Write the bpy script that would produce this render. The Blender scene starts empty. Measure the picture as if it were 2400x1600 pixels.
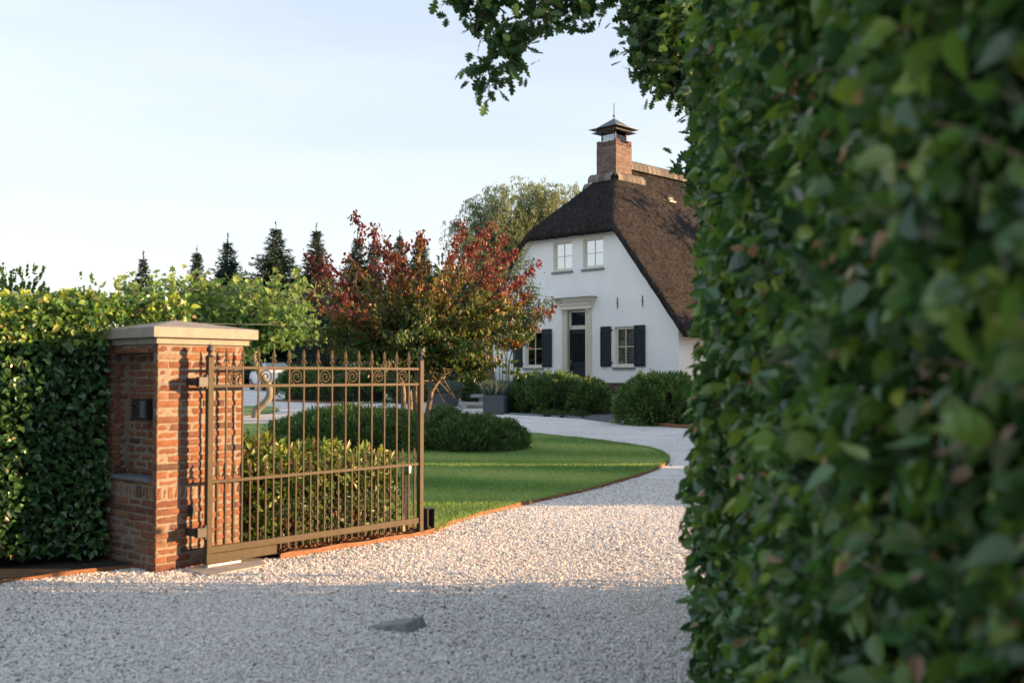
import bpy, bmesh, math, random
import numpy as np
from mathutils import Vector, Matrix
R = math.radians
random.seed(7)
rng = np.random.default_rng(11)
S = bpy.context.scene
COL = S.collection

# ------------------------------------------------------------------ camera
EYE = 1.55
TILT = math.atan(80 / 2400)
cam_d = bpy.data.cameras.new('camera')
cam = bpy.data.objects.new('camera', cam_d); COL.objects.link(cam)
cam.location = (0, 0, EYE); cam.rotation_euler = (R(90) + TILT, 0, 0)
cam_d.sensor_width = 36; cam_d.lens = 36
cam_d.clip_start = 0.05; cam_d.clip_end = 3000
cam_d.dof.use_dof = True; cam_d.dof.focus_distance = 17.0; cam_d.dof.aperture_fstop = 2.1
S.camera = cam
# ------------------------------------------------------------------ sky, sun, exposure
SUN_EL, SUN_AZ = R(7.5), R(91)          # azimuth clockwise from +Y
W = bpy.data.worlds.new('World'); S.world = W; W.use_nodes = True
nt = W.node_tree; nt.nodes.clear()
sky = nt.nodes.new('ShaderNodeTexSky'); sky.sky_type = 'NISHITA'; sky.sun_disc = False
sky.sun_elevation = SUN_EL; sky.sun_rotation = SUN_AZ
sky.altitude = 0; sky.air_density = 1.0; sky.dust_density = 0.3; sky.ozone_density = 1.4
bg = nt.nodes.new('ShaderNodeBackground'); bg.inputs[1].default_value = 0.15
wo = nt.nodes.new('ShaderNodeOutputWorld')
# thin high haze evens out the clear sky; faint cirrus streaks across it
gm = nt.nodes.new('ShaderNodeGamma'); gm.inputs[1].default_value = .36
hs = nt.nodes.new('ShaderNodeHueSaturation'); hs.inputs['Saturation'].default_value = 1.0
tn = nt.nodes.new('ShaderNodeMixRGB'); tn.blend_type = 'MULTIPLY'; tn.inputs[0].default_value = 1; tn.inputs[2].default_value = (.985, .975, 1.035, 1)
tc = nt.nodes.new('ShaderNodeTexCoord'); mp = nt.nodes.new('ShaderNodeMapping'); mp.inputs['Rotation'].default_value = (.25, .35, .5); mp.inputs['Scale'].default_value = (1.1, 2.2, 6.5)
nz = nt.nodes.new('ShaderNodeTexNoise'); nz.inputs['Scale'].default_value = 1.3; nz.inputs['Detail'].default_value = 5; nz.inputs['Roughness'].default_value = .5
cr_ = nt.nodes.new('ShaderNodeMapRange'); cr_.inputs[1].default_value = .42; cr_.inputs[2].default_value = .75; cr_.inputs[3].default_value = 0; cr_.inputs[4].default_value = .38
vl = nt.nodes.new('ShaderNodeMixRGB'); vl.inputs[2].default_value = (1.78, 1.85, 1.95, 1)
nt.links.new(sky.outputs[0], gm.inputs[0]); nt.links.new(gm.outputs[0], hs.inputs['Color']); nt.links.new(hs.outputs[0], tn.inputs[1])
nt.links.new(tc.outputs['Generated'], mp.inputs[0]); nt.links.new(mp.outputs[0], nz.inputs['Vector']); nt.links.new(nz.outputs[0], cr_.inputs[0]); nt.links.new(cr_.outputs[0], vl.inputs[0])
nt.links.new(tn.outputs[0], vl.inputs[1]); nt.links.new(vl.outputs[0], bg.inputs[0])
nt.links.new(bg.outputs[0], wo.inputs[0])
sun_d = bpy.data.lights.new('sun', 'SUN'); sun = bpy.data.objects.new('sun', sun_d); COL.objects.link(sun)
sun_d.energy = 3.1; sun_d.angle = R(0.55); sun_d.color = (1.0, 0.60, 0.30)
SUNV = Vector((math.sin(SUN_AZ) * math.cos(SUN_EL), math.cos(SUN_AZ) * math.cos(SUN_EL), math.sin(SUN_EL)))
sun.rotation_euler = SUNV.to_track_quat('Z', 'Y').to_euler(); sun.location = SUNV * 60
S.view_settings.view_transform = 'Standard'; S.view_settings.look = 'None'
S.view_settings.gamma = 1; S.view_settings.use_curve_mapping = False
S.view_settings.exposure = 2.28
S.cycles.max_bounces = 8; S.cycles.transparent_max_bounces = 16
S.cycles.use_denoising = True

# ------------------------------------------------------------------ pixel (2400 x 1600) to place
FPX = 2400.0
def ray(px, py):
    f = Vector((0, math.cos(TILT), math.sin(TILT))); u = Vector((0, -math.sin(TILT), math.cos(TILT)))
    return f + Vector((1, 0, 0)) * ((px - 1200) / FPX) + u * ((800 - py) / FPX)
def at(px, py, y):
    r = ray(px, py); k = y / r.y
    return Vector((r.x * k, y, EYE + r.z * k))
def gz(y):
    """height of the ground: level by the gate, rising gently towards the house (straight pieces of 2 m)"""
    def f(t): return 0.0195 * max(0.0, min(t, 72) - 19)
    a = math.floor(y / 2) * 2
    return f(a) + (f(a + 2) - f(a)) * (y - a) / 2
def gza(y): return np.array([gz(float(t)) for t in np.atleast_1d(y)])
def G(px, py):
    y = 20.0
    r = ray(px, py)
    for _ in range(60):
        y = max(1.0, min(140.0, 0.5 * y + 0.5 * (gz(y) - EYE) / r.z * r.y)) if r.z < -1e-5 else 140.0
    return Vector((r.x / r.y * y, y, gz(y)))

# ------------------------------------------------------------------ objects
def tag(o, label=None, cat=None, group=None, kind=None):
    if label: o['label'] = label
    if cat: o['category'] = cat
    if group: o['group'] = group
    if kind: o['kind'] = kind
    return o
def thing(name, label, cat, loc=(0, 0, 0), rz=0, group=None):
    o = bpy.data.objects.new(name, None); COL.objects.link(o)
    o.location = loc; o.rotation_euler = (0, 0, rz); o.empty_display_size = 0.2
    return tag(o, label, cat, group)
class Geo:
    def __init__(s): s.v = []; s.f = []; s.n = 0
    def add(s, v, faces, mat=0, smooth=False, rnd=None, tone=None):
        """v (N,3); faces: (M,k) int array or list of lists; rnd/tone scalars or (M,)"""
        v = np.asarray(v, float).reshape(-1, 3)
        groups = {}
        if isinstance(faces, np.ndarray): groups[faces.shape[1]] = (faces, None)
        else:
            for i, f in enumerate(faces): groups.setdefault(len(f), ([], []))[0].append(f); groups[len(f)][1].append(i)
        for k, (fa, idx) in groups.items():
            fa = np.asarray(fa, np.int64); M = len(fa)
            def pick(a, d):
                if a is None: return np.full(M, d, np.float32)
                if np.isscalar(a): return np.full(M, a, np.float32)
                a = np.asarray(a, np.float32); return a if idx is None else a[idx]
            s.f.append((fa + s.n, np.full(M, mat, np.int32), np.full(M, smooth, bool), pick(rnd, 0.5), pick(tone, 0.5)))
        s.v.append(v); s.n += len(v); return s
    def box(s, c, size, ax=None, **k):
        h = np.array(size) / 2; c = np.array(c, float)
        v = np.array([[x, y, z] for z in (-1, 1) for y in (-1, 1) for x in (-1, 1)], float) * h
        if ax is not None: v = v @ np.array(ax, float)
        return s.add(v + c, np.array([[0, 2, 3, 1], [4, 5, 7, 6], [0, 1, 5, 4], [2, 6, 7, 3], [0, 4, 6, 2], [1, 3, 7, 5]]), **k)
    def bx(s, x0, x1, y0, y1, z0, z1, **k):
        return s.box(((x0 + x1) / 2, (y0 + y1) / 2, (z0 + z1) / 2), (abs(x1 - x0), abs(y1 - y0), abs(z1 - z0)), **k)
    def tube(s, pts, rad, n=8, cap=True, closed_mat=None, **k):
        P = np.array([tuple(p) for p in pts], float); m = len(P)
        rad = np.full(m, rad) if np.isscalar(rad) else np.asarray(rad, float)
        T = np.gradient(P, axis=0); T /= np.linalg.norm(T, axis=1)[:, None] + 1e-12
        ref = np.array([0, 0, 1.0]) if abs(T[0, 2]) < .9 else np.array([1.0, 0, 0])
        a = np.cross(T[0], ref); a /= np.linalg.norm(a); V = []
        for i in range(m):
            a = a - T[i] * (a @ T[i]); a /= np.linalg.norm(a) + 1e-12; b = np.cross(T[i], a)
            th = np.arange(n) * 2 * np.pi / n
            V.append(P[i] + rad[i] * (np.cos(th)[:, None] * a + np.sin(th)[:, None] * b))
        V = np.concatenate(V); i, j = np.meshgrid(np.arange(m - 1), np.arange(n), indexing='ij'); j2 = (j + 1) % n
        F = np.stack([i * n + j, i * n + j2, (i + 1) * n + j2, (i + 1) * n + j], -1).reshape(-1, 4)
        k.setdefault('smooth', True); s.add(V, F, **k)
        if cap: s.add(V[:n], [list(range(n))[::-1]], **k); s.add(V[-n:], [list(range(n))], **k)
        return s
    def lathe(s, prof, c=(0, 0, 0), n=12, ax=None, sx=1, sy=1, **k):
        th = np.arange(n) * 2 * np.pi / n; V = []
        for r, z in prof: V.append(np.stack([np.cos(th) * r * sx, np.sin(th) * r * sy, np.full(n, z)], -1))
        V = np.concatenate(V); m = len(prof)
        if ax is not None: V = V @ np.array(ax, float)
        i, j = np.meshgrid(np.arange(m - 1), np.arange(n), indexing='ij'); j2 = (j + 1) % n
        F = np.stack([i * n + j, i * n + j2, (i + 1) * n + j2, (i + 1) * n + j], -1).reshape(-1, 4)
        k.setdefault('smooth', True); return s.add(V + np.array(c, float), F, **k)
    def prism(s, poly, z0, z1, **k):
        n = len(poly); v = [(x, y, z0) for x, y in poly] + [(x, y, z1) for x, y in poly]
        f = [[i, (i + 1) % n, n + (i + 1) % n, n + i] for i in range(n)]
        return s.add(v, f + [list(range(n))[::-1], list(range(n, 2 * n))], **k)
    def build(s, name, mats, parent=None, loc=None):
        me = bpy.data.meshes.new(name)
        if not isinstance(mats, (list, tuple)): mats = [mats]
        for m in mats: me.materials.append(m)
        V = np.concatenate(s.v).astype(np.float32) if s.v else np.zeros((0, 3), np.float32)
        me.vertices.add(len(V)); me.vertices.foreach_set('co', V.ravel())
        loops = np.concatenate([f[0].ravel() for f in s.f]).astype(np.int32)
        sizes = np.concatenate([np.full(len(f[0]), f[0].shape[1], np.int32) for f in s.f])
        me.loops.add(len(loops)); me.loops.foreach_set('vertex_index', loops)
        me.polygons.add(len(sizes)); me.polygons.foreach_set('loop_start', (np.cumsum(sizes) - sizes).astype(np.int32))
        me.polygons.foreach_set('material_index', np.concatenate([f[1] for f in s.f]))
        me.polygons.foreach_set('use_smooth', np.concatenate([f[2] for f in s.f]))
        for an, i in (('rnd', 3), ('tone', 4)):
            a = me.attributes.new(an, 'FLOAT', 'FACE'); a.data.foreach_set('value', np.concatenate([f[i] for f in s.f]).astype(np.float32))
        me.update(calc_edges=True)
        o = bpy.data.objects.new(name, me); COL.objects.link(o)
        if parent is not None: o.parent = parent
        if loc is not None: o.location = loc
        return o
def bevel(o, w=0.004, seg=2):
    m = o.modifiers.new('bevel', 'BEVEL'); m.width = w; m.segments = seg; m.limit_method = 'ANGLE'; m.angle_limit = R(40); return o
def nrmz(a): return a / (np.linalg.norm(a, axis=-1, keepdims=True) + 1e-12)
def scatter(g, tmpl, pos, axis, nrm, L, Wd, mat=0, tone=None, smooth=False):
    """a copy of the leaf template at every pos: axis along the leaf, nrm its upper side"""
    tv, tf = tmpl; tv = np.asarray(tv, float); tf = np.asarray(tf); N = len(pos)
    if N == 0: return g
    axis = nrmz(np.asarray(axis, float)); side = nrmz(np.cross(nrm, axis)); n2 = np.cross(axis, side)
    L = np.broadcast_to(L, (N,)); Wd = np.broadcast_to(Wd, (N,))
    V = pos[:, None, :] + (L[:, None, None] * (tv[None, :, 0:1] * axis[:, None, :] + tv[None, :, 2:3] * n2[:, None, :])
                           + Wd[:, None, None] * tv[None, :, 1:2] * side[:, None, :])
    F = (tf[None] + (np.arange(N) * len(tv))[:, None, None]).reshape(-1, tf.shape[1])
    r = np.repeat(rng.random(N), len(tf)); t = None if tone is None else np.repeat(np.broadcast_to(tone, (N,)), len(tf))
    return g.add(V.reshape(-1, 3), F, mat, smooth, r, t)
# leaf templates: x along the leaf 0..1, y across -0.5..0.5, z fold
def ovate():
    xs = [0, .18, .42, .68, 1]; w = [0, .40, .5, .36, 0]
    v = []; f = []
    for i, x in enumerate(xs): v.append((x, 0, -.05 * math.sin(math.pi * x) - .10 * x * x))
    k = len(xs)
    for sg in (1, -1):
        for i in (1, 2, 3): v.append((xs[i], sg * w[i], .09 * w[i] * 2 - .10 * xs[i] ** 2))
    for sg, b in ((1, k), (-1, k + 3)):
        q = [[0, 1, b, 0], [1, 2, b + 1, b], [2, 3, b + 2, b + 1], [3, 4, b + 2, 3]]
        for a in q:
            t = [x for i, x in enumerate(a) if x not in a[:i]]
            if len(t) == 4: f += [[t[0], t[1], t[2]], [t[0], t[2], t[3]]]
            else: f.append(t)
    f = [x if i < 6 else x[::-1] for i, x in enumerate(f)]
    return v, f
OVATE = ovate()
OVATE_CUP = ([(x, y * .95, z - .22 * x * x + .5 * abs(y) ** 1.5) for x, y, z in OVATE[0]], OVATE[1])
OVATE_BENT = ([(x, y + .16 * math.sin(x * 2.6), z + .22 * math.sin(x * 3.0) * (1 if y > 0 else -.6)) for x, y, z in OVATE[0]], OVATE[1])
def fan(outline, fold=.1):
    """leaf from its half outline (x, y): strips either side of the midrib"""
    v = [(x, 0, -.08 * x * x) for x, y in outline]; n = len(outline); f = []
    for sg in (1, -1):
        b = len(v); v += [(x, sg * y, fold * y - .08 * x * x) for x, y in outline]
        for i in range(n - 1):
            a = [i, i + 1, b + i + 1, b + i]
            if sg < 0: a = a[::-1]
            f += [[a[0], a[1], a[2]], [a[0], a[2], a[3]]]
    return v, f
OAK = fan([(0, .01), (.12, .05), (.22, .2), (.30, .22), (.34, .1), (.46, .33), (.55, .36), (.58, .15), (.70, .36), (.78, .34), (.80, .16), (.92, .2), (1, .02)])
PLANE_L = ([(0, 0, 0), (.15, .35, 0), (.08, .62, .06), (.38, .40, .03), (.55, .52, .08), (.58, .22, 0), (1, 0, -.08),
            (.58, -.22, 0), (.55, -.52, .08), (.38, -.40, .03), (.08, -.62, .06), (.15, -.35, 0), (.35, 0, -.05)],
           [[12, i, (i + 1) % 12] for i in range(12)])
ELLIP = ([(0, 0, 0), (.5, .5, .10), (1, 0, -.1), (.5, -.5, .10), (.5, 0, 0)], [[0, 4, 1], [4, 2, 1], [0, 3, 4], [4, 3, 2]])
DIAM = ([(0, 0, 0), (.45, .5, .06), (1, 0, 0), (.45, -.5, .06)], [[0, 2, 1], [0, 3, 2]])
BLADE = ([(0, -.5, 0), (0, .5, 0), (1, 0, 0)], [[0, 1, 2]])
SPRIG = ([(0, 0, 0), (.25, .5, .05), (.4, .15, 0), (.6, .42, .05), (1, 0, 0), (.6, -.42, .05), (.4, -.15, 0), (.25, -.5, .05)],
         [[0, 2, 1], [0, 6, 2], [0, 7, 6], [2, 4, 3], [2, 6, 4], [6, 5, 4]])
def unit(n): return nrmz(rng.normal(size=(n, 3)))

# ------------------------------------------------------------------ materials
def mat(name):
    m = bpy.data.materials.new(name); m.use_nodes = True; t = m.node_tree
    return m, t, t.nodes['Principled BSDF']
def N(t, typ, **k):
    n = t.nodes.new('ShaderNode' + typ)
    for a, b in k.items(): setattr(n, a, b)
    return n
def ramp(t, src, stops, interp='LINEAR'):
    r = N(t, 'ValToRGB'); e = r.color_ramp.elements; r.color_ramp.interpolation = interp
    while len(e) < len(stops): e.new(0.5)
    for q, (p, c) in zip(e, stops): q.position = p; q.color = (*c, 1)
    if src is not None: t.links.new(src, r.inputs[0])
    return r
def bump(t, p, h, strength=.3, dist=.01):
    b = N(t, 'Bump'); b.inputs['Strength'].default_value = strength; b.inputs['Distance'].default_value = dist
    t.links.new(h, b.inputs['Height']); t.links.new(b.outputs[0], p.inputs['Normal']); return b
def noise(t, scale, detail=4, rough=.55, vec=None):
    n = N(t, 'TexNoise'); n.inputs['Scale'].default_value = scale; n.inputs['Detail'].default_value = detail; n.inputs['Roughness'].default_value = rough
    if vec is not None: t.links.new(vec, n.inputs['Vector'])
    return n
def coords(t, kind='Object', scale=None):
    c = N(t, 'TexCoord').outputs[kind]
    if scale:
        mp = N(t, 'Mapping'); mp.inputs['Scale'].default_value = scale; t.links.new(c, mp.inputs['Vector']); c = mp.outputs[0]
    return c
def plain(name, col, rough=.5, metal=0, var=.12, nscale=6, bumpy=.0, spec=.5):
    m, t, p = mat(name); c = coords(t); n = noise(t, nscale, 5, .6, c)
    lo = tuple(x * (1 - var) for x in col); hi = tuple(min(1, x * (1 + var)) for x in col)
    r = ramp(t, n.outputs[0], [(.3, lo), (.7, hi)]); t.links.new(r.outputs[0], p.inputs['Base Color'])
    p.inputs['Roughness'].default_value = rough; p.inputs['Metallic'].default_value = metal; p.inputs['Specular IOR Level'].default_value = spec
    if bumpy:
        n2 = noise(t, nscale * 8, 4, .6, c); bump(t, p, n2.outputs[0], bumpy, .01)
    return m
def leafy(name, stops, rough=.5, trans=.35, val=.25, spec=.4, tcol=(1.3, 1.25, .6)):
    """leaf colour from 'tone' (the kind of leaf), each leaf a little lighter or darker"""
    m, t, p = mat(name)
    a = N(t, 'Attribute', attribute_name='tone'); b = N(t, 'Attribute', attribute_name='rnd')
    r = ramp(t, a.outputs['Fac'], stops)
    hsv = N(t, 'HueSaturation'); mr = N(t, 'MapRange'); mr.inputs[3].default_value = 1 - val; mr.inputs[4].default_value = 1 + val
    t.links.new(b.outputs['Fac'], mr.inputs[0]); t.links.new(mr.outputs[0], hsv.inputs['Value']); t.links.new(r.outputs[0], hsv.inputs['Color'])
    t.links.new(hsv.outputs[0], p.inputs['Base Color']); p.inputs['Roughness'].default_value = rough; p.inputs['Specular IOR Level'].default_value = spec
    tr = N(t, 'BsdfTranslucent'); mx = N(t, 'MixRGB', blend_type='MULTIPLY'); mx.inputs[0].default_value = 1; mx.inputs[2].default_value = (*tcol, 1)
    t.links.new(hsv.outputs[0], mx.inputs[1]); t.links.new(mx.outputs[0], tr.inputs['Color'])
    ms = N(t, 'MixShader'); ms.inputs[0].default_value = trans
    t.links.new(p.outputs[0], ms.inputs[1]); t.links.new(tr.outputs[0], ms.inputs[2]); t.links.new(ms.outputs[0], t.nodes['Material Output'].inputs[0])
    return m
M = {}
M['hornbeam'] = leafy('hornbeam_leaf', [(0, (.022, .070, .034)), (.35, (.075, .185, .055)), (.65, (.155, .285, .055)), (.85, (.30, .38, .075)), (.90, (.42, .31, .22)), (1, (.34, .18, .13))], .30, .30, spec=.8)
M['twig'] = plain('twig_bark', (.19, .14, .10), .85, bumpy=.4, nscale=20)
M['bark'] = plain('tree_bark', (.16, .135, .11), .9, var=.35, bumpy=.6, nscale=7)
M['bark_tan'] = plain('tan_bark', (.21, .165, .115), .85, var=.35, bumpy=.4, nscale=9)
M['bark_pale'] = plain('pale_bark', (.20, .19, .14), .85, var=.35, bumpy=.4, nscale=9)
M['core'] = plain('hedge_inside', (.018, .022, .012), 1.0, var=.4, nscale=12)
M['oak'] = leafy('oak_leaf', [(0, (.022, .065, .025)), (.6, (.040, .105, .025)), (1, (.08, .16, .03))], .45, .25)
M['plane'] = leafy('plane_leaf', [(0, (.07, .15, .05)), (.5, (.13, .23, .06)), (1, (.24, .32, .08))], .5, .40)
M['parrotia'] = leafy('autumn_leaf', [(0, (.035, .08, .02)), (.3, (.07, .13, .025)), (.48, (.15, .15, .03)), (.6, (.20, .062, .034)), (.75, (.14, .036, .038)), (.9, (.20, .038, .040)), (1, (.09, .028, .038))], .45, .35, .3, tcol=(1.5, 1.1, .6))
M['spruce'] = leafy('spruce_needle', [(0, (.022, .050, .038)), (1, (.075, .125, .090))], .6, .12)
M['yew'] = leafy('yew_needle', [(0, (.038, .078, .022)), (.4, (.085, .165, .045)), (1, (.29, .38, .10))], .5, .15)
M['willow'] = leafy('willow_leaf', [(0, (.12, .17, .10)), (1, (.26, .30, .17))], .5, .4)
M['laurel'] = leafy('laurel_leaf', [(0, (.04, .10, .025)), (.45, (.11, .20, .04)), (.85, (.27, .32, .07)), (.9, (.20, .11, .05)), (1, (.15, .07, .04))], .35, .3)
M['lavender'] = leafy('lavender_stem', [(0, (.08, .13, .11)), (1, (.17, .22, .19))], .7, .2)
M['birch_leaf'] = leafy('small_leaf', [(0, (.03, .07, .035)), (1, (.06, .11, .04))], .5, .3)
M['grass'] = leafy('grass_blade', [(0, (.12, .23, .065)), (.5, (.23, .36, .105)), (1, (.43, .50, .20))], .6, .35)
M['cushion'] = leafy('cushion_blade', [(0, (.03, .09, .02)), (1, (.07, .15, .03))], .6, .2)
M['rust_leaf'] = leafy('dry_leaf', [(0, (.22, .10, .05)), (.5, (.13, .06, .04)), (1, (.25, .16, .09))], .7, .1)

def gravel_mat():
    m, t, p = mat('gravel')
    c = coords(t); v = N(t, 'TexVoronoi'); v.inputs['Scale'].default_value = 62; t.links.new(c, v.inputs['Vector'])
    sp = N(t, 'SeparateColor'); t.links.new(v.outputs['Color'], sp.inputs[0])
    r = ramp(t, sp.outputs[0], [(0, (.16, .16, .16)), (.05, (.30, .295, .29)), (.09, (.58, .56, .545)), (.30, (.73, .71, .69)), (.75, (.82, .80, .78)), (.93, (.88, .86, .84)), (.97, (.58, .43, .33))], 'CONSTANT')
    big = noise(t, .8, 4, .6, c); rb = ramp(t, big.outputs[0], [(.3, (.86, .85, .84)), (.7, (1.05, 1.05, 1.05))])
    mx = N(t, 'MixRGB', blend_type='MULTIPLY'); mx.inputs[0].default_value = 1
    t.links.new(r.outputs[0], mx.inputs[1]); t.links.new(rb.outputs[0], mx.inputs[2]); t.links.new(mx.outputs[0], p.inputs['Base Color'])
    p.inputs['Roughness'].default_value = .9
    inv = N(t, 'Math', operation='SUBTRACT'); inv.inputs[0].default_value = 1; t.links.new(v.outputs['Distance'], inv.inputs[1])
    bump(t, p, inv.outputs[0], .8, .012); return m
M['gravel'] = gravel_mat()
def stone_mat():
    m, t, p = mat('gravel_stone'); a = N(t, 'Attribute', attribute_name='rnd')
    r = ramp(t, a.outputs['Fac'], [(0, (.20, .19, .185)), (.035, (.38, .36, .345)), (.09, (.64, .60, .565)), (.30, (.78, .735, .695)), (.70, (.86, .82, .78)), (.93, (.91, .88, .845)), (.965, (.66, .48, .38))], 'CONSTANT')
    t.links.new(r.outputs[0], p.inputs['Base Color']); p.inputs['Roughness'].default_value = .75; return m
M['stone_chip'] = stone_mat()
def lawn_mat():
    m, t, p = mat('lawn'); c = coords(t); n = noise(t, 90, 5, .7, c); n2 = noise(t, .7, 3, .5, c)
    r = ramp(t, n.outputs[0], [(.3, (.11, .20, .055)), (.7, (.22, .33, .09))]); r2 = ramp(t, n2.outputs[0], [(.35, (.85, .85, .8)), (.65, (1.1, 1.08, 1.0))])
    mx = N(t, 'MixRGB', blend_type='MULTIPLY'); mx.inputs[0].default_value = 1
    t.links.new(r.outputs[0], mx.inputs[1]); t.links.new(r2.outputs[0], mx.inputs[2]); t.links.new(mx.outputs[0], p.inputs['Base Color'])
    p.inputs['Roughness'].default_value = .9; bump(t, p, n.outputs[0], .6, .02); return m
M['lawn'] = lawn_mat()
M['soil'] = plain('soil', (.035, .028, .022), 1, var=.6, nscale=25, bumpy=1.0)
M['field'] = plain('field', (.06, .11, .03), 1, var=.4, nscale=2, bumpy=.6)
M['corten'] = plain('rusted_steel', (.21, .095, .045), .8, var=.4, nscale=14, bumpy=.3)
M['pave'] = plain('pale_paving', (.55, .55, .54), .8, var=.1, nscale=5, bumpy=.2)
M['pave_dark'] = plain('dark_clinker', (.075, .075, .085), .85, var=.4, nscale=9, bumpy=.5)
def brick_mat(name, stops, base_dirt=None):
    m, t, p = mat(name); c = coords(t)
    a = N(t, 'Attribute', attribute_name='rnd'); r = ramp(t, a.outputs['Fac'], stops)
    n = noise(t, 28, 6, .7, c); rn = ramp(t, n.outputs[0], [(.25, (.55, .55, .55)), (.6, (1.05, 1.05, 1.05)), (.8, (1.3, 1.25, 1.2))])
    mx = N(t, 'MixRGB', blend_type='MULTIPLY'); mx.inputs[0].default_value = .8
    t.links.new(r.outputs[0], mx.inputs[1]); t.links.new(rn.outputs[0], mx.inputs[2]); st = noise(t, 2.6, 5, .7, c); sr_ = ramp(t, st.outputs[0], [(.50, (0, 0, 0)), (.72, (.55, .55, .55))])
    sx = N(t, 'SeparateXYZ'); t.links.new(c, sx.inputs[0]); lowz = N(t, 'MapRange'); lowz.inputs[1].default_value = .75; lowz.inputs[2].default_value = .0; lowz.inputs[3].default_value = .35; lowz.inputs[4].default_value = 1.5; t.links.new(sx.outputs['Z'], lowz.inputs[0])
    sm = N(t, 'Math', operation='MULTIPLY'); t.links.new(sr_.outputs[0], sm.inputs[0]); t.links.new(lowz.outputs[0], sm.inputs[1])
    m3 = N(t, 'MixRGB'); m3.inputs[2].default_value = (.21, .185, .165, 1); t.links.new(sm.outputs[0], m3.inputs[0]); t.links.new(mx.outputs[0], m3.inputs[1]); t.links.new(m3.outputs[0], p.inputs['Base Color'])
    p.inputs['Roughness'].default_value = .9; n2 = noise(t, 55, 6, .65, c); bump(t, p, n2.outputs[0], .7, .008); return m
M['brick'] = brick_mat('red_brick', [(0, (.085, .05, .042)), (.08, (.14, .06, .04)), (.30, (.185, .077, .042)), (.75, (.225, .096, .048)), (.95, (.25, .135, .07)), (1, (.22, .17, .12))])
M['brick_chimney'] = brick_mat('brown_brick', [(0, (.085, .062, .056)), (.5, (.145, .092, .076)), (1, (.21, .145, .12))])
M['brick_dark'] = brick_mat('dark_brick', [(0, (.06, .04, .045)), (.5, (.12, .065, .06)), (1, (.17, .085, .07))])
M['mortar'] = plain('mortar', (.25, .22, .18), .95, var=.2, nscale=30, bumpy=.5)
M['mortar_dark'] = plain('dark_mortar', (.12, .11, .105), .95, var=.2, nscale=30, bumpy=.5)
M['bluestone'] = plain('cap_stone', (.27, .25, .22), .75, var=.16, nscale=11, bumpy=.25)
M['slab'] = plain('warm_slab', (.40, .36, .31), .85, var=.15, nscale=9, bumpy=.3)
M['slate'] = plain('blue_slate', (.16, .19, .22), .6, var=.15, nscale=14, bumpy=.15)
M['iron'] = plain('dark_painted_iron', (.060, .046, .027), .6, spec=.25, var=.2, nscale=18, bumpy=.08)
M['black'] = plain('black_metal', (.022, .022, .025), .5, var=.2, nscale=20)
M['zinc'] = plain('galvanised_steel', (.45, .45, .44), .4, .7, var=.15, nscale=30)
M['wood'] = plain('raw_wood', (.46, .33, .19), .8, var=.25, nscale=12, bumpy=.3)
M['render'] = plain('white_render', (.85, .855, .855), .85, var=.04, nscale=1.3, bumpy=.10)
M['cream'] = plain('cream_paint', (.66, .62, .52), .5, var=.05, nscale=5)
M['darkpaint'] = plain('dark_green_paint', (.014, .026, .032), .6, var=.15, nscale=4, spec=.2)
M['white'] = plain('white_paint', (.80, .80, .78), .5, var=.04)
M['brass'] = plain('brass', (.55, .38, .12), .3, .9)
M['copper'] = plain('weathered_metal', (.075, .088, .11), .5, .3, var=.25, nscale=4)
M['copper_dark'] = plain('dark_metal', (.028, .027, .027), .6, .1, var=.3, nscale=8)
M['tile'] = brick_mat('ridge_tile', [(0, (.10, .094, .086)), (.5, (.165, .148, .125)), (1, (.22, .195, .16))])
M['planter'] = plain('grey_planter', (.060, .072, .085), .55, var=.1, nscale=3)
M['concrete'] = plain('concrete', (.36, .37, .37), .85, var=.22, nscale=9, bumpy=.3)
M['block'] = plain('dark_stone', (.24, .245, .25), .8, var=.35, nscale=20, bumpy=.4)
M['bamboo'] = plain('bamboo', (.50, .40, .22), .6, var=.2, nscale=15)
M['rubber'] = plain('rubber', (.02, .02, .02), .7)
M['carwhite'] = plain('white_car_paint', (.78, .79, .80), .2, var=.01)
M['cardark'] = plain('blue_grey_car_paint', (.10, .13, .16), .2, .2, var=.02)
M['lamp'] = plain('headlight_glass', (.6, .62, .65), .1, .3)
def thatch_mat():
    m, t, p = mat('thatch'); c = coords(t, scale=(1, 1, .4))
    n = noise(t, 15, 6, .82, c); n1 = noise(t, 60, 3, .7, c); n2 = noise(t, 1.1, 4, .6, coords(t))
    r = ramp(t, n.outputs[0], [(.36, (.013, .012, .013)), (.5, (.038, .036, .037)), (.64, (.105, .098, .097))])
    r2 = ramp(t, n2.outputs[0], [(.3, (.75, .75, .75)), (.7, (1.1, 1.08, 1.05))])
    mx = N(t, 'MixRGB', blend_type='MULTIPLY'); mx.inputs[0].default_value = 1
    t.links.new(r.outputs[0], mx.inputs[1]); t.links.new(r2.outputs[0], mx.inputs[2]); t.links.new(mx.outputs[0], p.inputs['Base Color'])
    p.inputs['Roughness'].default_value = .95; p.inputs['Specular IOR Level'].default_value = .15
    ad = N(t, 'Math', operation='ADD'); t.links.new(n.outputs[0], ad.inputs[0]); t.links.new(n1.outputs[0], ad.inputs[1])
    bump(t, p, ad.outputs[0], 1.0, .05); return m
M['thatch'] = thatch_mat()
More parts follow.
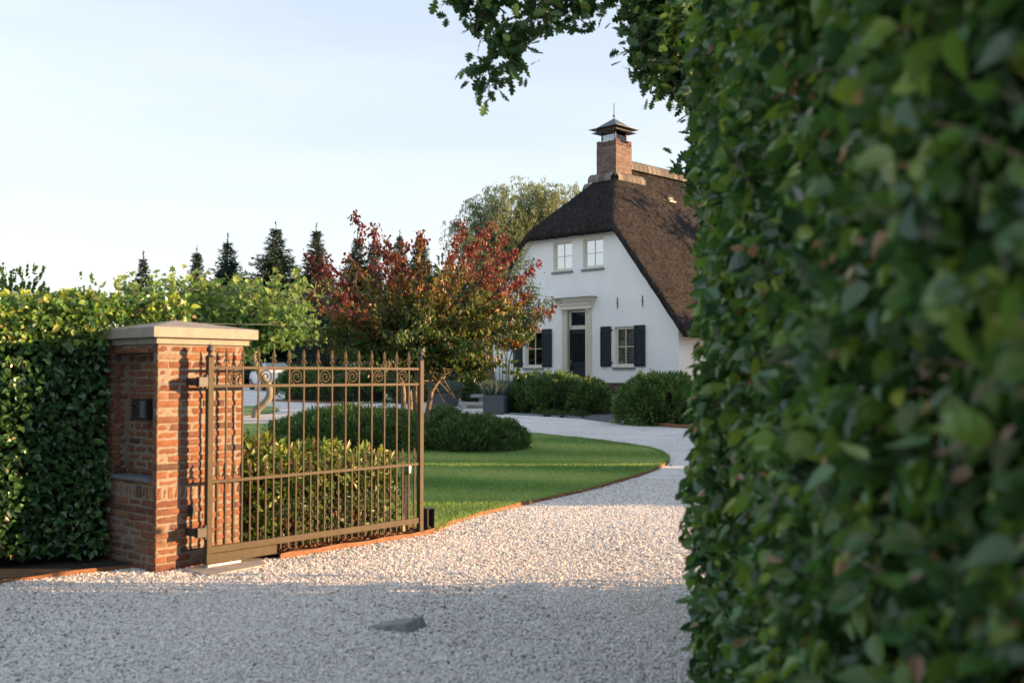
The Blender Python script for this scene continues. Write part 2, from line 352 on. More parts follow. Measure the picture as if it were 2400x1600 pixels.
def glass_mat(name, tint, refl, clear):
    m, t, p = mat(name); t.nodes.remove(p)
    g = N(t, 'BsdfGlossy'); g.inputs['Roughness'].default_value = .02; g.inputs[0].default_value = (.9, .93, .95, 1)
    d = N(t, 'BsdfTransparent') if clear else N(t, 'BsdfDiffuse'); d.inputs[0].default_value = (*tint, 1)
    fr = N(t, 'Fresnel'); fr.inputs[0].default_value = 1.5
    ad = N(t, 'Math', operation='ADD'); ad.inputs[1].default_value = refl; t.links.new(fr.outputs[0], ad.inputs[0])
    ms = N(t, 'MixShader'); t.links.new(ad.outputs[0], ms.inputs[0]); t.links.new(d.outputs[0], ms.inputs[1]); t.links.new(g.outputs[0], ms.inputs[2])
    t.links.new(ms.outputs[0], t.nodes['Material Output'].inputs[0]); return m
M['pane'] = glass_mat('window_glass', (.04, .045, .05), .48, False)
M['pane_clear'] = glass_mat('clear_glass', (.93, .95, .96), .0, True)
M['pane_dark'] = glass_mat('dark_glass', (.012, .016, .022), -.035, False)
M['carglass'] = glass_mat('car_glass', (.02, .025, .03), .25, False)

# ------------------------------------------------------------------ ground sheets
def sheet(name, poly, off, m, kind='structure', cut=2.0, raise_=None):
    bm = bmesh.new(); vs = [bm.verts.new((p[0], p[1], 0)) for p in poly]; bm.faces.new(vs)
    ys = [p[1] for p in poly]; y = max(18.0, math.floor(min(ys) / cut) * cut)
    while y < min(max(ys), 74):
        g = bm.verts[:] + bm.edges[:] + bm.faces[:]; bmesh.ops.bisect_plane(bm, geom=g, plane_co=(0, y, 0), plane_no=(0, 1, 0), dist=1e-5); y += cut
    bmesh.ops.triangulate(bm, faces=bm.faces[:])
    bmesh.ops.recalc_face_normals(bm, faces=bm.faces[:])
    for f in bm.faces:
        if f.normal.z < 0: f.normal_flip()
    for v in bm.verts: v.co.z = gz(v.co.y) + off + (raise_(v.co) if raise_ else 0)
    me = bpy.data.meshes.new(name); bm.to_mesh(me); bm.free(); me.materials.append(m)
    o = bpy.data.objects.new(name, me); COL.objects.link(o)
    if kind: o['kind'] = kind
    return o
def gpts(L): return [G(*p) for p in L]
def in_poly(x, y, poly):
    x = np.asarray(x); y = np.asarray(y); r = np.zeros(x.shape, bool); n = len(poly)
    for i in range(n):
        x0, y0 = poly[i][0], poly[i][1]; x1, y1 = poly[(i + 1) % n][0], poly[(i + 1) % n][1]
        c = ((y0 > y) != (y1 > y)) & (x < (x1 - x0) * (y - y0) / (y1 - y0 + 1e-12) + x0); r ^= c
    return r
def smooth_path(P, n=6):
    P = [Vector(p) for p in P]; out = []
    for i in range(len(P) - 1):
        a = P[max(i - 1, 0)]; b = P[i]; c = P[i + 1]; d = P[min(i + 2, len(P) - 1)]
        for k in range(n):
            t = k / n
            out.append(.5 * ((2 * b) + (c - a) * t + (2 * a - 5 * b + 4 * c - d) * t * t + (3 * b - a - 3 * c + d) * t ** 3))
    return out + [P[-1]]
def ribbon(name, pts, h, th, m, label, cat, group=None, sink=.03):
    P = [Vector((p[0], p[1], 0)) for p in pts]; g = Geo(); V = []
    for i, p in enumerate(P):
        d = (P[min(i + 1, len(P) - 1)] - P[max(i - 1, 0)]).normalized(); nn = Vector((-d.y, d.x, 0)) * th / 2
        z = gz(p.y); hh = h + .006 * math.sin(i * 1.7) + .004 * math.sin(i * .6)
        V += [p + nn + Vector((0, 0, z - sink)), p + nn + Vector((0, 0, z + hh)), p - nn + Vector((0, 0, z + hh)), p - nn + Vector((0, 0, z - sink))]
    F = []
    for i in range(len(P) - 1):
        a, b = 4 * i, 4 * i + 4
        for k in range(4): F.append([a + k, a + (k + 1) % 4, b + (k + 1) % 4, b + k])
    F += [[0, 1, 2, 3], [len(V) - 1, len(V) - 2, len(V) - 3, len(V) - 4]]
    g.add([tuple(v) for v in V], F); o = g.build(name, m); return tag(o, label, cat, group)

sheet('ground', [(-500, -60), (500, -60), (500, 900), (-500, 900)], -.012, M['field'])
sheet('gravel_drive', [(-45, -6), (22, -6), (22, 72), (-45, 72)], 0, M['gravel'])
GATE0 = Vector((-2.44, 8.27, 0)); GD = Vector((.667, .745, 0)); GN = Vector((.745, -.667, 0))   # along the gate, towards the drive
PIL0 = Vector((-2.80, 8.10, 0))
def gp(t, n=0): p = GATE0 + GD * t + GN * n; return p
lawn_edge = smooth_path([gp(2.46, .02), G(1100, 1216), G(1250, 1180), G(1380, 1150), G(1470, 1125), G(1540, 1100), G(1568, 1083), G(1562, 1069), G(1540, 1058), G(1490, 1047), G(1400, 1034), G(1300, 1024), G(1240, 1018), G(1120, 1008), G(980, 1001), G(800, 996), G(640, 994), G(560, 994), G(460, 997)], 6)
LAWN = [(p.x, p.y) for p in lawn_edge] + [(-9.5, 20), (-7.5, 12), (-5.2, 10.2), (gp(.72, -.15).x, gp(.72, -.15).y), (gp(.72, .05).x, gp(.72, .05).y)]
sheet('lawn', LAWN, .03, M['lawn'])
bed = [gp(.68, .06), gp(1.2, .05), gp(2.44, .02), gp(2.47, -.35), gp(2.3, -1.1), gp(.6, -1.2), gp(.4, -.3)]
BED = [(p.x, p.y) for p in bed]
sheet('gate_bed', BED, .036, M['soil'])
ribbon('edging_strip', [p + Vector((0, 0, 0)) for p in smooth_path([gp(.64, .075), gp(1.2, .065), gp(1.8, .05), gp(2.46, .03)], 4)] + lawn_edge[1:96], .048, .012, M['corten'], 'rusty steel edging strip curving from under the gate around the lawn', 'edging')
HD = Vector((-.8, -.6, 0)); HM = Vector((.6, -.8, 0)); HP = Vector((-3.22, 8.62, 0))      # street hedge beside the pillar
hb = [HP + HD * -.3 + HM * .34, HP + HD * 4.2 + HM * .40, HP + HD * 4.2 - HM * 1.3, HP + HD * -.3 - HM * 1.3]
HBED = [(p.x, p.y) for p in hb]
sheet('hedge_bed', HBED, .03, M['soil'])
ribbon('edging_strip', smooth_path([HP + HD * -.27 + HM * .36, HP + HD * .6 + HM * .38, HP + HD * 1.8 + HM * .40, HP + HD * 4.2 + HM * .42], 5), .035, .008, M['corten'], 'rusty steel edging strip along the soil under the tall hedge by the pillar', 'edging')
small = smooth_path(gpts([(455, 960), (520, 953), (600, 952.5), (640, 955), (655, 961), (645, 966), (600, 972), (540, 975), (470, 973), (440, 966), (455, 960)]), 4)[:-1]
sheet('lawn_patch', [(p.x, p.y) for p in small], .03, M['lawn'])
sheet('paved_path', gpts([(440, 976), (600, 974.5), (640, 971), (690, 977), (700, 985), (640, 986), (440, 987)]), .012, M['pave'])
sheet('paved_landing', gpts([(930, 958), (1105, 957), (1150, 953), (1190, 968), (1134, 971), (1070, 969), (960, 966)]), .014, M['pave'])
sheet('brick_path', gpts([(1362, 981), (1435, 991), (1462, 984), (1500, 962), (1452, 958), (1400, 970)]), .014, M['pave_dark'])
sheet('side_path', gpts([(838, 946), (905, 944), (906, 934), (880, 936)]), .014, M['pave_dark'])

# ------------------------------------------------------------------ gravel chips
def chips():
    n = 430000
    y = np.sqrt(rng.random(n) * (15.5 ** 2 - 3.0 ** 2) + 3.0 ** 2); x = (rng.random(n) * .72 - .52) * y + rng.normal(0, .1, n)
    keep = rng.random(n) < np.clip(1.45 - y / 17, .35, 1)
    for poly in (LAWN, BED, HBED): keep &= ~in_poly(x, y, poly)
    d = np.stack([x - PIL0.x, y - PIL0.y], -1); u = d @ np.array([GD.x, GD.y]); w = -(d @ np.array([GN.x, GN.y]))
    keep &= ~((u > -.01) & (u < .8) & (w > -.01) & (w < .9))
    x, y = x[keep], y[keep]; n = len(x)
    r = rng.uniform(.004, .0105, n) * np.where(rng.random(n) < .08, 1.4, 1)
    oc = np.array([[1, 0, 0], [-1, 0, 0], [0, 1, 0], [0, -1, 0], [0, 0, 1], [0, 0, -1]], float)
    V = oc[None] * rng.uniform(.55, 1.3, (n, 6, 1)) + rng.normal(0, .18, (n, 6, 3)); V[:, :, 2] *= .75
    a = rng.random(n) * 6.28; ca, sa = np.cos(a), np.sin(a); tl = rng.normal(0, .5, n)
    X = V[:, :, 0] * ca[:, None] - V[:, :, 1] * sa[:, None]; Y = V[:, :, 0] * sa[:, None] + V[:, :, 1] * ca[:, None]; Z = V[:, :, 2] + X * tl[:, None] * .5
    P = np.stack([X, Y, Z], -1) * r[:, None, None]
    P += np.stack([x, y, .004 + r * .35 * rng.random(n)], -1)[:, None]
    f = np.array([[0, 2, 4], [2, 1, 4], [1, 3, 4], [3, 0, 4], [2, 0, 5], [1, 2, 5], [3, 1, 5], [0, 3, 5]])
    F = (f[None] + (np.arange(n) * 6)[:, None, None]).reshape(-1, 3)
    g = Geo(); g.add(P.reshape(-1, 3), F, 0, False, np.repeat(np.clip(rng.random(n) - .10 * (.5 + .5 * np.sin((x * .8 - y * .45) * 3.2)) * rng.random(n) - .05 * np.sin(x * 2.1 + y * 1.3), 0, 1), 8), None)
    o = g.build('gravel_chips', M['stone_chip']); tag(o, 'loose pale stone chips covering the drive', 'gravel', kind='stuff')
chips()
def lawn_blades():
    n = 420000; xs = [p[0] for p in LAWN]; ys = [p[1] for p in LAWN]
    y = rng.uniform(9.5, min(27, max(ys)), n); x = rng.uniform(-6, 3.2, n)
    k = in_poly(x, y, LAWN) & ~in_poly(x, y, BED) & (np.abs(x) < .5 * y) & (rng.random(n) < np.clip(1.6 - y / 20, .25, 1)); x, y = x[k], y[k]; n = len(x)
    pos = np.stack([x, y, gza(y) + .028], -1); ax = nrmz(np.stack([rng.normal(0, .45, n), rng.normal(0, .45, n), np.ones(n)], -1))
    nr = np.stack([rng.normal(0, 1, n), rng.normal(0, 1, n), np.full(n, .1)], -1)
    stripe = .5 + .40 * np.sin((x * .30 + y) * 2.1) + .18 * np.sin(x * 1.3 + y * .9) + rng.normal(0, .14, n)
    g = Geo(); scatter(g, BLADE, pos, ax, nr, rng.uniform(.025, .05, n), rng.uniform(.006, .012, n), 0, np.clip(stripe, 0, 1))
    E = np.array([(p.x, p.y) for p in lawn_edge[:96]]); q = rng.random(9000) * (len(E) - 1.001); i = q.astype(int); f = (q - i)[:, None]; e = E[i] * (1 - f) + E[i + 1] * f + rng.normal(0, .016, (9000, 2)); e += nrmz(np.array([-1.5, 17.0]) - e) * .035
    n = len(e); scatter(g, BLADE, np.stack([e[:, 0], e[:, 1], gza(e[:, 1]) + .02], -1), np.stack([rng.normal(0, .6, n), rng.normal(0, .6, n), np.ones(n)], -1), unit(n), rng.uniform(.04, .085, n), rng.uniform(.006, .011, n), 0, rng.random(n) * .8)
    tag(g.build('lawn_grass', M['grass']), 'short mown grass of the lawn', 'grass', kind='stuff')
lawn_blades()
g = Geo(); n = 70
p = np.stack([rng.uniform(-3.4, 1.0, n), rng.uniform(4.2, 11, n), np.full(n, .016)], -1); p = p[~in_poly(p[:, 0], p[:, 1], LAWN) & ~in_poly(p[:, 0], p[:, 1], HBED)]; n = len(p)
scatter(g, OVATE, p, np.stack([rng.normal(size=n), rng.normal(size=n), np.zeros(n)], -1), np.stack([rng.normal(0, .3, n), rng.normal(0, .3, n), np.ones(n)], -1), rng.uniform(.02, .05, n), rng.uniform(.015, .03, n), 0, rng.random(n))
n = 26; q = rng.integers(0, 90, n); p = np.array([tuple(lawn_edge[i]) for i in q]) * rng.uniform(.9, .99, (n, 1)); p[:, 2] = gza(p[:, 1]) + .055
scatter(g, OVATE, p, np.concatenate([rng.normal(size=(n, 2)), np.zeros((n, 1))], 1), rng.normal(0, .3, (n, 3)) + [0, 0, 1], rng.uniform(.03, .06, n), rng.uniform(.02, .035, n), 0, rng.random(n))
tag(g.build('fallen_leaves', M['rust_leaf']), 'dry brown leaves scattered over the gravel', 'leaves', kind='stuff')

# ------------------------------------------------------------------ brick pillar with intercom niche
def brickwork(g, org, u, nrm, w, rows, skip=None, L=.205, jt=.0115, dep=.055, m=0):
    """bricks laid on a face: org bottom corner, u along, nrm outward; rows = [(z0, z1, soldier)]"""
    u = Vector(u); nv = Vector(nrm)
    for ri, (z0, z1, sold) in enumerate(rows):
        bl = .0525 if sold else L; x = 0.0 if sold else (-L * .5 if ri % 2 else 0.0)
        while x < w - .01:
            ln = bl if random.random() > .14 or sold else bl * .5
            a, b = max(x, 0), min(x + ln - jt, w)
            x += ln
            if b - a < .02: continue
            zc = (z0 + z1) / 2
            if skip and skip((a + b) / 2, zc): continue
            c = random.random(); o = random.uniform(-.005, .004)
            nx, nz = max(2, int((b - a) / .035)), 3
            V = []; F = []
            for j in range(nz + 1):
                for i in range(nx + 1):
                    e = (i in (0, nx)) + (j in (0, nz)); d = o - (.006 if e else 0) + random.uniform(-.0028, .0028)
                    V.append(Vector(org) + u * (a + (b - a) * i / nx + random.uniform(-.0015, .0015)) + Vector((0, 0, z0 + jt / 2 + (z1 - z0 - jt) * j / nz + random.uniform(-.0015, .0015))) + nv * d)
            k = nx + 1
            for j in range(nz):
                for i in range(nx): F.append([j * k + i, j * k + i + 1, (j + 1) * k + i + 1, (j + 1) * k + i])
            base = len(V); ring = [i for i in range(k)] + [j * k + nx for j in range(1, nz + 1)] + [nz * k + i for i in range(nx - 1, -1, -1)] + [j * k for j in range(nz - 1, 0, -1)]
            for i in ring: V.append(V[i] - nv * dep)
            for i in range(len(ring)): F.append([ring[i], base + i, base + (i + 1) % len(ring), ring[(i + 1) % len(ring)]])
            g.add([tuple(v) for v in V], F, m, False, c)
def courses(z0, z1, h=.0625, sold=None):
    r = []; z = z0
    while z < z1 - .02:
        if sold and abs(z - sold) < h * .6: r.append((z, z + .105, True)); z += .105
        else: r.append((z, min(z + h, z1), False)); z += h
    return r
RZ = math.atan2(GD.y, GD.x)
pil = thing('brick_gate_pillar', 'red brick gate pillar with flat stone cap and intercom niche, carrying the iron gate', 'gate pillar', PIL0, RZ)
# local: x along the gate side, y away from the drive; gate side is y = 0, street side x = 0
PW, PD, PH = .79, .86, 1.80
g = Geo(); NW0, NW1, NZ0, NZ1, ND = .085, .72, .72, 1.76, .14
g.bx(ND + .007, PW - .007, .007, PD - .007, -.05, PH, mat=0)
g.bx(.007, ND + .007, .007, NW0 - .007, -.05, PH); g.bx(.007, ND + .007, NW1 + .007, PD - .007, -.05, PH)
g.bx(.007, ND + .007, NW0 - .007, NW1 + .007, -.05, NZ0 - .02); g.bx(.007, ND + .007, NW0 - .007, NW1 + .007, NZ1 + .01, PH)
g.build('mortar', M['mortar'], pil)
g = Geo(); rows = courses(0.0, PH, .0625, .6)
brickwork(g, (0, 0, 0), (1, 0, 0), (0, -1, 0), PW, rows)
inr = [r for r in rows if NZ0 < (r[0] + r[1]) / 2 < NZ1]; outr = [r for r in rows if r not in inr]
brickwork(g, (0, PD, 0), (0, -1, 0), (-1, 0, 0), PD - .012, outr)
brickwork(g, (0, PD, 0), (0, -1, 0), (-1, 0, 0), PD - NW1, inr); brickwork(g, (0, NW0, 0), (0, -1, 0), (-1, 0, 0), NW0 - .012, inr)
brickwork(g, (ND, NW1, NZ0), (0, -1, 0), (-1, 0, 0), NW1 - NW0, courses(0, NZ1 - NZ0))
brickwork(g, (0.012, NW1, NZ0), (1, 0, 0), (0, -1, 0), ND - .02, courses(0, NZ1 - NZ0))
brickwork(g, (PW, 0.012, 0), (0, 1, 0), (1, 0, 0), PD - .012, rows)
g.build('brickwork', M['brick'], pil)
g = Geo(); g.bx(-.03, PW + .03, -.03, PD + .03, PH + .002, PH + .05)
bevel(g.build('cap_bed', M['bluestone'], pil), .004)
g = Geo(); c0, c1, o = PH + .052, PH + .135, .085
v = [(-o, -o, c0), (PW + o, -o, c0), (PW + o, PD + o, c0), (-o, PD + o, c0), (-o, -o, c1), (PW + o, -o, c1), (PW + o, PD + o, c1), (-o, PD + o, c1), (PW / 2, PD / 2, c1 + .085)]
g.add(v, [[3, 2, 1, 0], [0, 1, 5, 4], [1, 2, 6, 5], [2, 3, 7, 6], [3, 0, 4, 7], [4, 5, 8], [5, 6, 8], [6, 7, 8], [7, 4, 8]])
bevel(g.build('cap_stone', M['bluestone'], pil), .006)
g = Geo(); g.bx(-.02, ND - .004, NW0 + .004, NW1 - .004, NZ0 - .018, NZ0 + .012)
bevel(g.build('niche_sill', M['slate'], pil), .003)
g = Geo(); g.bx(.0, ND - .004, NW0 + .10, NW0 + .33, 1.19, 1.36)
ic = bevel(g.build('intercom', M['black'], pil), .006)
g = Geo()
for i in range(8): g.bx(-.004, .0, NW0 + .115, NW0 + .185, 1.215 + i * .017, 1.225 + i * .017)
g.build('speaker_grille', M['zinc'], ic)
g = Geo(); g.tube([(0.002, NW0 + .27, 1.30), (-.008, NW0 + .27, 1.30)], .018, 14); g.build('camera_lens', M['pane_dark'], ic)
g = Geo(); xk = .27; hk = .42
g.bx(xk, xk + .055, -.03, -.006, hk, hk + .09); g.bx(xk + .012, xk + .043, -.034, -.031, hk + .025, hk + .065, mat=1)
bevel(g.build('gate_catch', [M['copper_dark'], M['black']], pil), .002)

# ------------------------------------------------------------------ iron gate
gate = thing('iron_gate', 'open bronze painted iron gate with spearheads and scrolls beside the brick pillar', 'gate', GATE0, RZ)
GL = 2.32; H1, H2, H3, H4 = 1.615, 1.466, .695, .150
def part(g, name, m, parent, bv=None):
    o = g.build(name, m, parent)
    if bv: bevel(o, bv)
    return o
def spear_geo(x, z, h=.15):
    g = Geo()
    g.lathe([(.0075, 0), (.0075, .03), (.011, .034), (.011, .042), (.007, .046), (.009, .060), (.0195, .085), (.012, .115), (.002, h)], (x, 0, z), 4, sy=.42, smooth=False)
    for sx in (-1, 1):
        pts = [(x + sx * (.006 + .018 * math.sin(a * .9)), 0, z + .045 + .012 * math.cos(a * 1.7) - .006 * a) for a in np.linspace(0, 2.6, 7)]
        g.tube(pts, np.linspace(.0065, .0035, 7), 6)
    g.lathe([(.002, -.009), (.0095, -.004), (.0095, .004), (.002, .009)], (x, -.004, z + .046), 8)
    return g
for x in (0, GL):
    g = Geo(); g.bx(x - .024, x + .024, -.024, .024, .035, 1.70); st = part(g, 'stile', M['iron'], gate, .003)
    g = Geo(); g.lathe([(.034, 1.70), (.026, 1.712), (.014, 1.72), (.012, 1.735), (.026, 1.748), (.029, 1.765), (.02, 1.785), (.006, 1.80), (.001, 1.815)], (x, 0, 0), 12); part(g, 'finial', M['black'], st)
for z, hh in ((H1, .024), (H2, .024), (H3, .026), (H4, .055)):
    g = Geo(); g.bx(.0245, GL - .0245, -.0125, .0125, z - hh / 2, z + hh / 2); part(g, 'rail', M['iron'], gate, .002)
sp = GL / 15
spm = None
for k in range(1, 15):
    x = k * sp; g = Geo(); g.bx(x - .0063, x + .0063, -.0072, .0072, .075, 1.64); b = part(g, 'bar', M['iron'], gate)
    if spm is None: spm = spear_geo(0, 0).build('spearhead', M['iron'], b, (x, 0, 1.632))
    else:
        s2 = spm.copy(); COL.objects.link(s2); s2.parent = b; s2.location = (x, 0, 1.632)
for k in range(15):
    x = (k + .5) * sp; g = Geo(); g.bx(x - .0063, x + .0063, -.0072, .0072, .075, .72); b = part(g, 'bar', M['iron'], gate)
    s2 = spm.copy(); COL.objects.link(s2); s2.parent = b; s2.location = (x, 0, .712)
for k in range(1, 14, 2):
    x = (k + .5) * sp; zc = (H1 + H2) / 2; g = Geo(); pts = []
    for a in np.linspace(0, 2 * math.pi * 1.9, 60):
        r = .060 * (1 - a / (2 * math.pi * 1.9)) ** .75 + .008; pts.append((x + r * math.sin(a + math.pi), 0, zc - .002 + r * math.cos(a + math.pi)))
    g.tube(pts, .0062, 8); part(g, 'scroll', M['iron'], gate)
g = Geo(); g.bx(-.03, .64, -.03, .03, .045, .122); part(g, 'base_plate', M['iron'], gate, .003)
g = Geo(); g.bx(-.022, .30, -.012, .012, .018, .034); g.tube([(-.005, 0, .002), (-.005, 0, .044)], .022, 12); part(g, 'pivot', M['zinc'], gate)
for z in (1.50, .30):
    g = Geo(); g.bx(-.11, -.026, -.025, .025, z - .04, z + .04); g.bx(-.12, -.085, .0, .15, z - .03, z + .03); g.tube([(-.035, -.006, z - .055), (-.035, -.006, z + .055)], .017, 10); part(g, 'hinge', M['black'], gate, .003)
# mesh netting behind the lower bars
g = Geo(); zz = .10; rad = .0009
def wire(pts): g.tube(pts, rad, 3, cap=False)
nx = 52
for i in range(nx):
    x0 = .68 + i * (GL - .74) / nx; s_ = (GL - .74) / nx
    pts = []; j = 0; z = .08
    while z < .52:
        pts.append((x0 + (s_ * .28 if (j // 2) % 2 else -s_ * .28) * (1 if i % 2 else -1), .02, z)); z += .021; j += 1
    wire(pts)
part(g, 'wire_mesh', M['zinc'], gate)
g = Geo(); g.prism([(-.16, -.30), (.40, -.24), (.52, .02), (.46, .10), (-.18, .10)], -.03, .016)
o = bevel(part(g, 'threshold_slab', M['slab'], None), .004); o.location = GATE0; o.rotation_euler = (0, 0, RZ)
tag(o, 'flat stone slab in the gravel under the gate hinge', 'slab')
stop = Geo(); a, b, hh, t_ = .11, .07, .235, .006
stop.bx(-a / 2, a / 2, -b / 2, -b / 2 + t_, 0, hh); stop.bx(-a / 2, a / 2, b / 2 - t_, b / 2, 0, hh)
stop = Geo()
stop.bx(-a / 2, -a / 2 + t_, -b / 2, b / 2, -.03, hh); stop.bx(a / 2 - t_, a / 2, -b / 2, b / 2, -.03, hh)
stop.bx(-a / 2 + t_, a / 2 - t_, -b / 2 + .001, b / 2 - .001, hh - .001 - t_, hh - .001); stop.bx(-a / 2 + t_, a / 2 - t_, -b / 2 + .001, b / 2 - .001, -.028, .03); stop.bx(-a / 2 + t_, a / 2 - t_, b / 2 - .02, b / 2 - .012, .03, hh - t_)
o = stop.build('gate_stop', M['black']); bevel(o, .003); o.location = gp(2.44, -.01) + Vector((0, 0, .02)); o.rotation_euler = (0, 0, RZ + R(8))
tag(o, 'black open steel box that stops the gate, at the edge of the lawn', 'gate stop')
g = Geo(); g.add([(-.03, -.018, 0), (.03, -.018, 0), (.03, .018, 0), (-.03, .018, 0), (-.022, -.012, .62), (.026, -.012, .62), (.026, .012, .62), (-.022, .012, .62)],
                 [[3, 2, 1, 0], [0, 1, 5, 4], [1, 2, 6, 5], [2, 3, 7, 6], [3, 0, 4, 7], [4, 5, 6, 7]])
stk = tag(bevel(g.build('wooden_stake', M['wood']), .003), 'sawn wooden stake standing behind the iron gate at the end of the bush', 'stake')
stk.location = gp(2.20, -.10); stk.rotation_euler = (R(-3), R(6), RZ)
g = Geo(); g.bx(-.012, .03, -.022, .022, .61, .70); g.build('clamp', M['zinc'], stk)
# wedge shaped drive stop
g = Geo(); g.add([(-.19, -.10, -.02), (.12, -.11, -.02), (.14, .10, -.02), (-.16, .11, -.02), (-.17, -.085, .012), (.085, -.095, .066), (.11, .085, .072), (-.14, .095, .016)],
                 [[3, 2, 1, 0], [0, 1, 5, 4], [1, 2, 6, 5], [2, 3, 7, 6], [3, 0, 4, 7], [4, 5, 6, 7]])
o = bevel(g.build('stone_block', M['block']), .012, 3); o.location = G(940, 1472); o.rotation_euler = (0, 0, R(-24)); tag(o, 'low dark stone wedge lying in the gravel drive', 'stone block')

# ------------------------------------------------------------------ thatched house
HC = Vector((6.1, 37.5, 0)); ZB = .68
house = thing('thatched_house', 'white rendered farmhouse with dark thatched roof and brick chimney', 'house', (HC.x, HC.y, ZB), R(135))
HW, HL = 10.3, 15.0
hs = Vector((-.7071, .7071, 0)); he = Vector((.7071, .7071, 0))
def F(px, py):
    """pixel -> (s, h) on the facade plane, h above the drive"""
    r = ray(px, py); k = HC.dot(he) / r.dot(he); p = Vector((0, 0, EYE)) + r * k
    return (p - HC).dot(hs), p.z - ZB
def fx(px, py=880): return F(px, py)[0]
def fh(px, py): return F(px, py)[1]
EAV, SL = 3.41 - ZB, 1.28
def side(s): return EAV + .55 + SL * np.minimum(s, HW - s)
def hip(d): return 7.55 - ZB + .968 * (d + .3)
# openings on the facade: (s0, s1, h0, h1)
def rect(pl, pr, pt, pb):
    a, b = fx(pr), fx(pl); m_ = (pl + pr) / 2
    return [a, b, fh(m_, pb), fh(m_, pt)]
up1 = rect(1297, 1341, 566, 637); up2 = rect(1367, 1415, 556, 628)
lo_r = rect(1440, 1486, 765, 860); lo_l = rect(1230, 1271, 770, 860); lo_l[2], lo_l[3] = lo_r[2], lo_r[3]
up1[2] = up2[2] = (up1[2] + up2[2]) / 2; up1[3] = up2[3] = min(up1[3], up2[3])
door = rect(1331, 1374, 725, 905); door[2] = .42
OPN = [up1, up2, lo_r, lo_l, door]
PLH = fh(1456, 896.5)
bm = bmesh.new()
top = lambda s: float(min(EAV + .16 + SL * min(s, HW - s), 7.42 - ZB))
cs = sorted({0, HW, *(x for o in OPN for x in o[:2]), (7.42 - ZB - EAV - .16) / SL, HW - (7.42 - ZB - EAV - .16) / SL})
poly = [(0, PLH), (HW, PLH)] + [(s, top(s)) for s in cs[::-1]]
bm.faces.new([bm.verts.new((x, 0, z)) for x, z in poly])
def cutb(co, no):
    bmesh.ops.bisect_plane(bm, geom=bm.verts[:] + bm.edges[:] + bm.faces[:], plane_co=co, plane_no=no, dist=1e-5)
for o in OPN:
    for s in o[:2]: cutb((s, 0, 0), (1, 0, 0))
    for h in o[2:]:
        if h > PLH: cutb((0, 0, h), (0, 0, 1))
kill = [f for f in bm.faces if any(o[0] < f.calc_center_median().x < o[1] and o[2] < f.calc_center_median().z < o[3] for o in OPN)]
bmesh.ops.delete(bm, geom=kill, context='FACES')
me = bpy.data.meshes.new('wall'); bm.to_mesh(me); bm.free()
g = Geo(); vv = [tuple(v.co) for v in me.vertices]; g.add(vv, [list(p.vertices) for p in me.polygons])
RV = .17
for o in OPN:
    s0, s1, h0, h1 = o; h0 = max(h0, PLH if o is door else h0)
    g.add([(s0, 0, h0), (s0, -RV, h0), (s0, -RV, h1), (s0, 0, h1)], [[0, 1, 2, 3]]); g.add([(s1, 0, h0), (s1, 0, h1), (s1, -RV, h1), (s1, -RV, h0)], [[0, 1, 2, 3]])
    g.add([(s0, 0, h1), (s0, -RV, h1), (s1, -RV, h1), (s1, 0, h1)], [[0, 1, 2, 3]])
    if o is not door: g.add([(s0, 0, h0), (s1, 0, h0), (s1, -RV, h0), (s0, -RV, h0)], [[0, 1, 2, 3]])
g.bx(0, .3, -HL, -.001, PLH, EAV + .35); g.bx(HW - .3, HW, -HL, -.001, PLH, EAV + .35); g.bx(.3, HW - .3, -HL, -HL + .3, PLH, EAV + .35)
g.build('wall', M['render'], house)
# plinth
g = Geo(); pr = courses(0, PLH - .11, .063) + [(PLH - .11, PLH - .004, True)]
g.bx(.02, door[0] - .02, -.3, -.012, -.5, PLH - .006, mat=1); g.bx(door[1] + .02, HW - .02, -.3, -.012, -.5, PLH - .006, mat=1); g.bx(.012, .02, -HL, -.31, -.5, PLH - .006, mat=1)
for a, b in ((0, door[0]), (door[1], HW)):
    brickwork(g, (a, .012, 0), (1, 0, 0), (0, 1, 0), b - a, pr, dep=.04)
g.build('plinth', [M['brick_dark'], M['mortar_dark']], house)
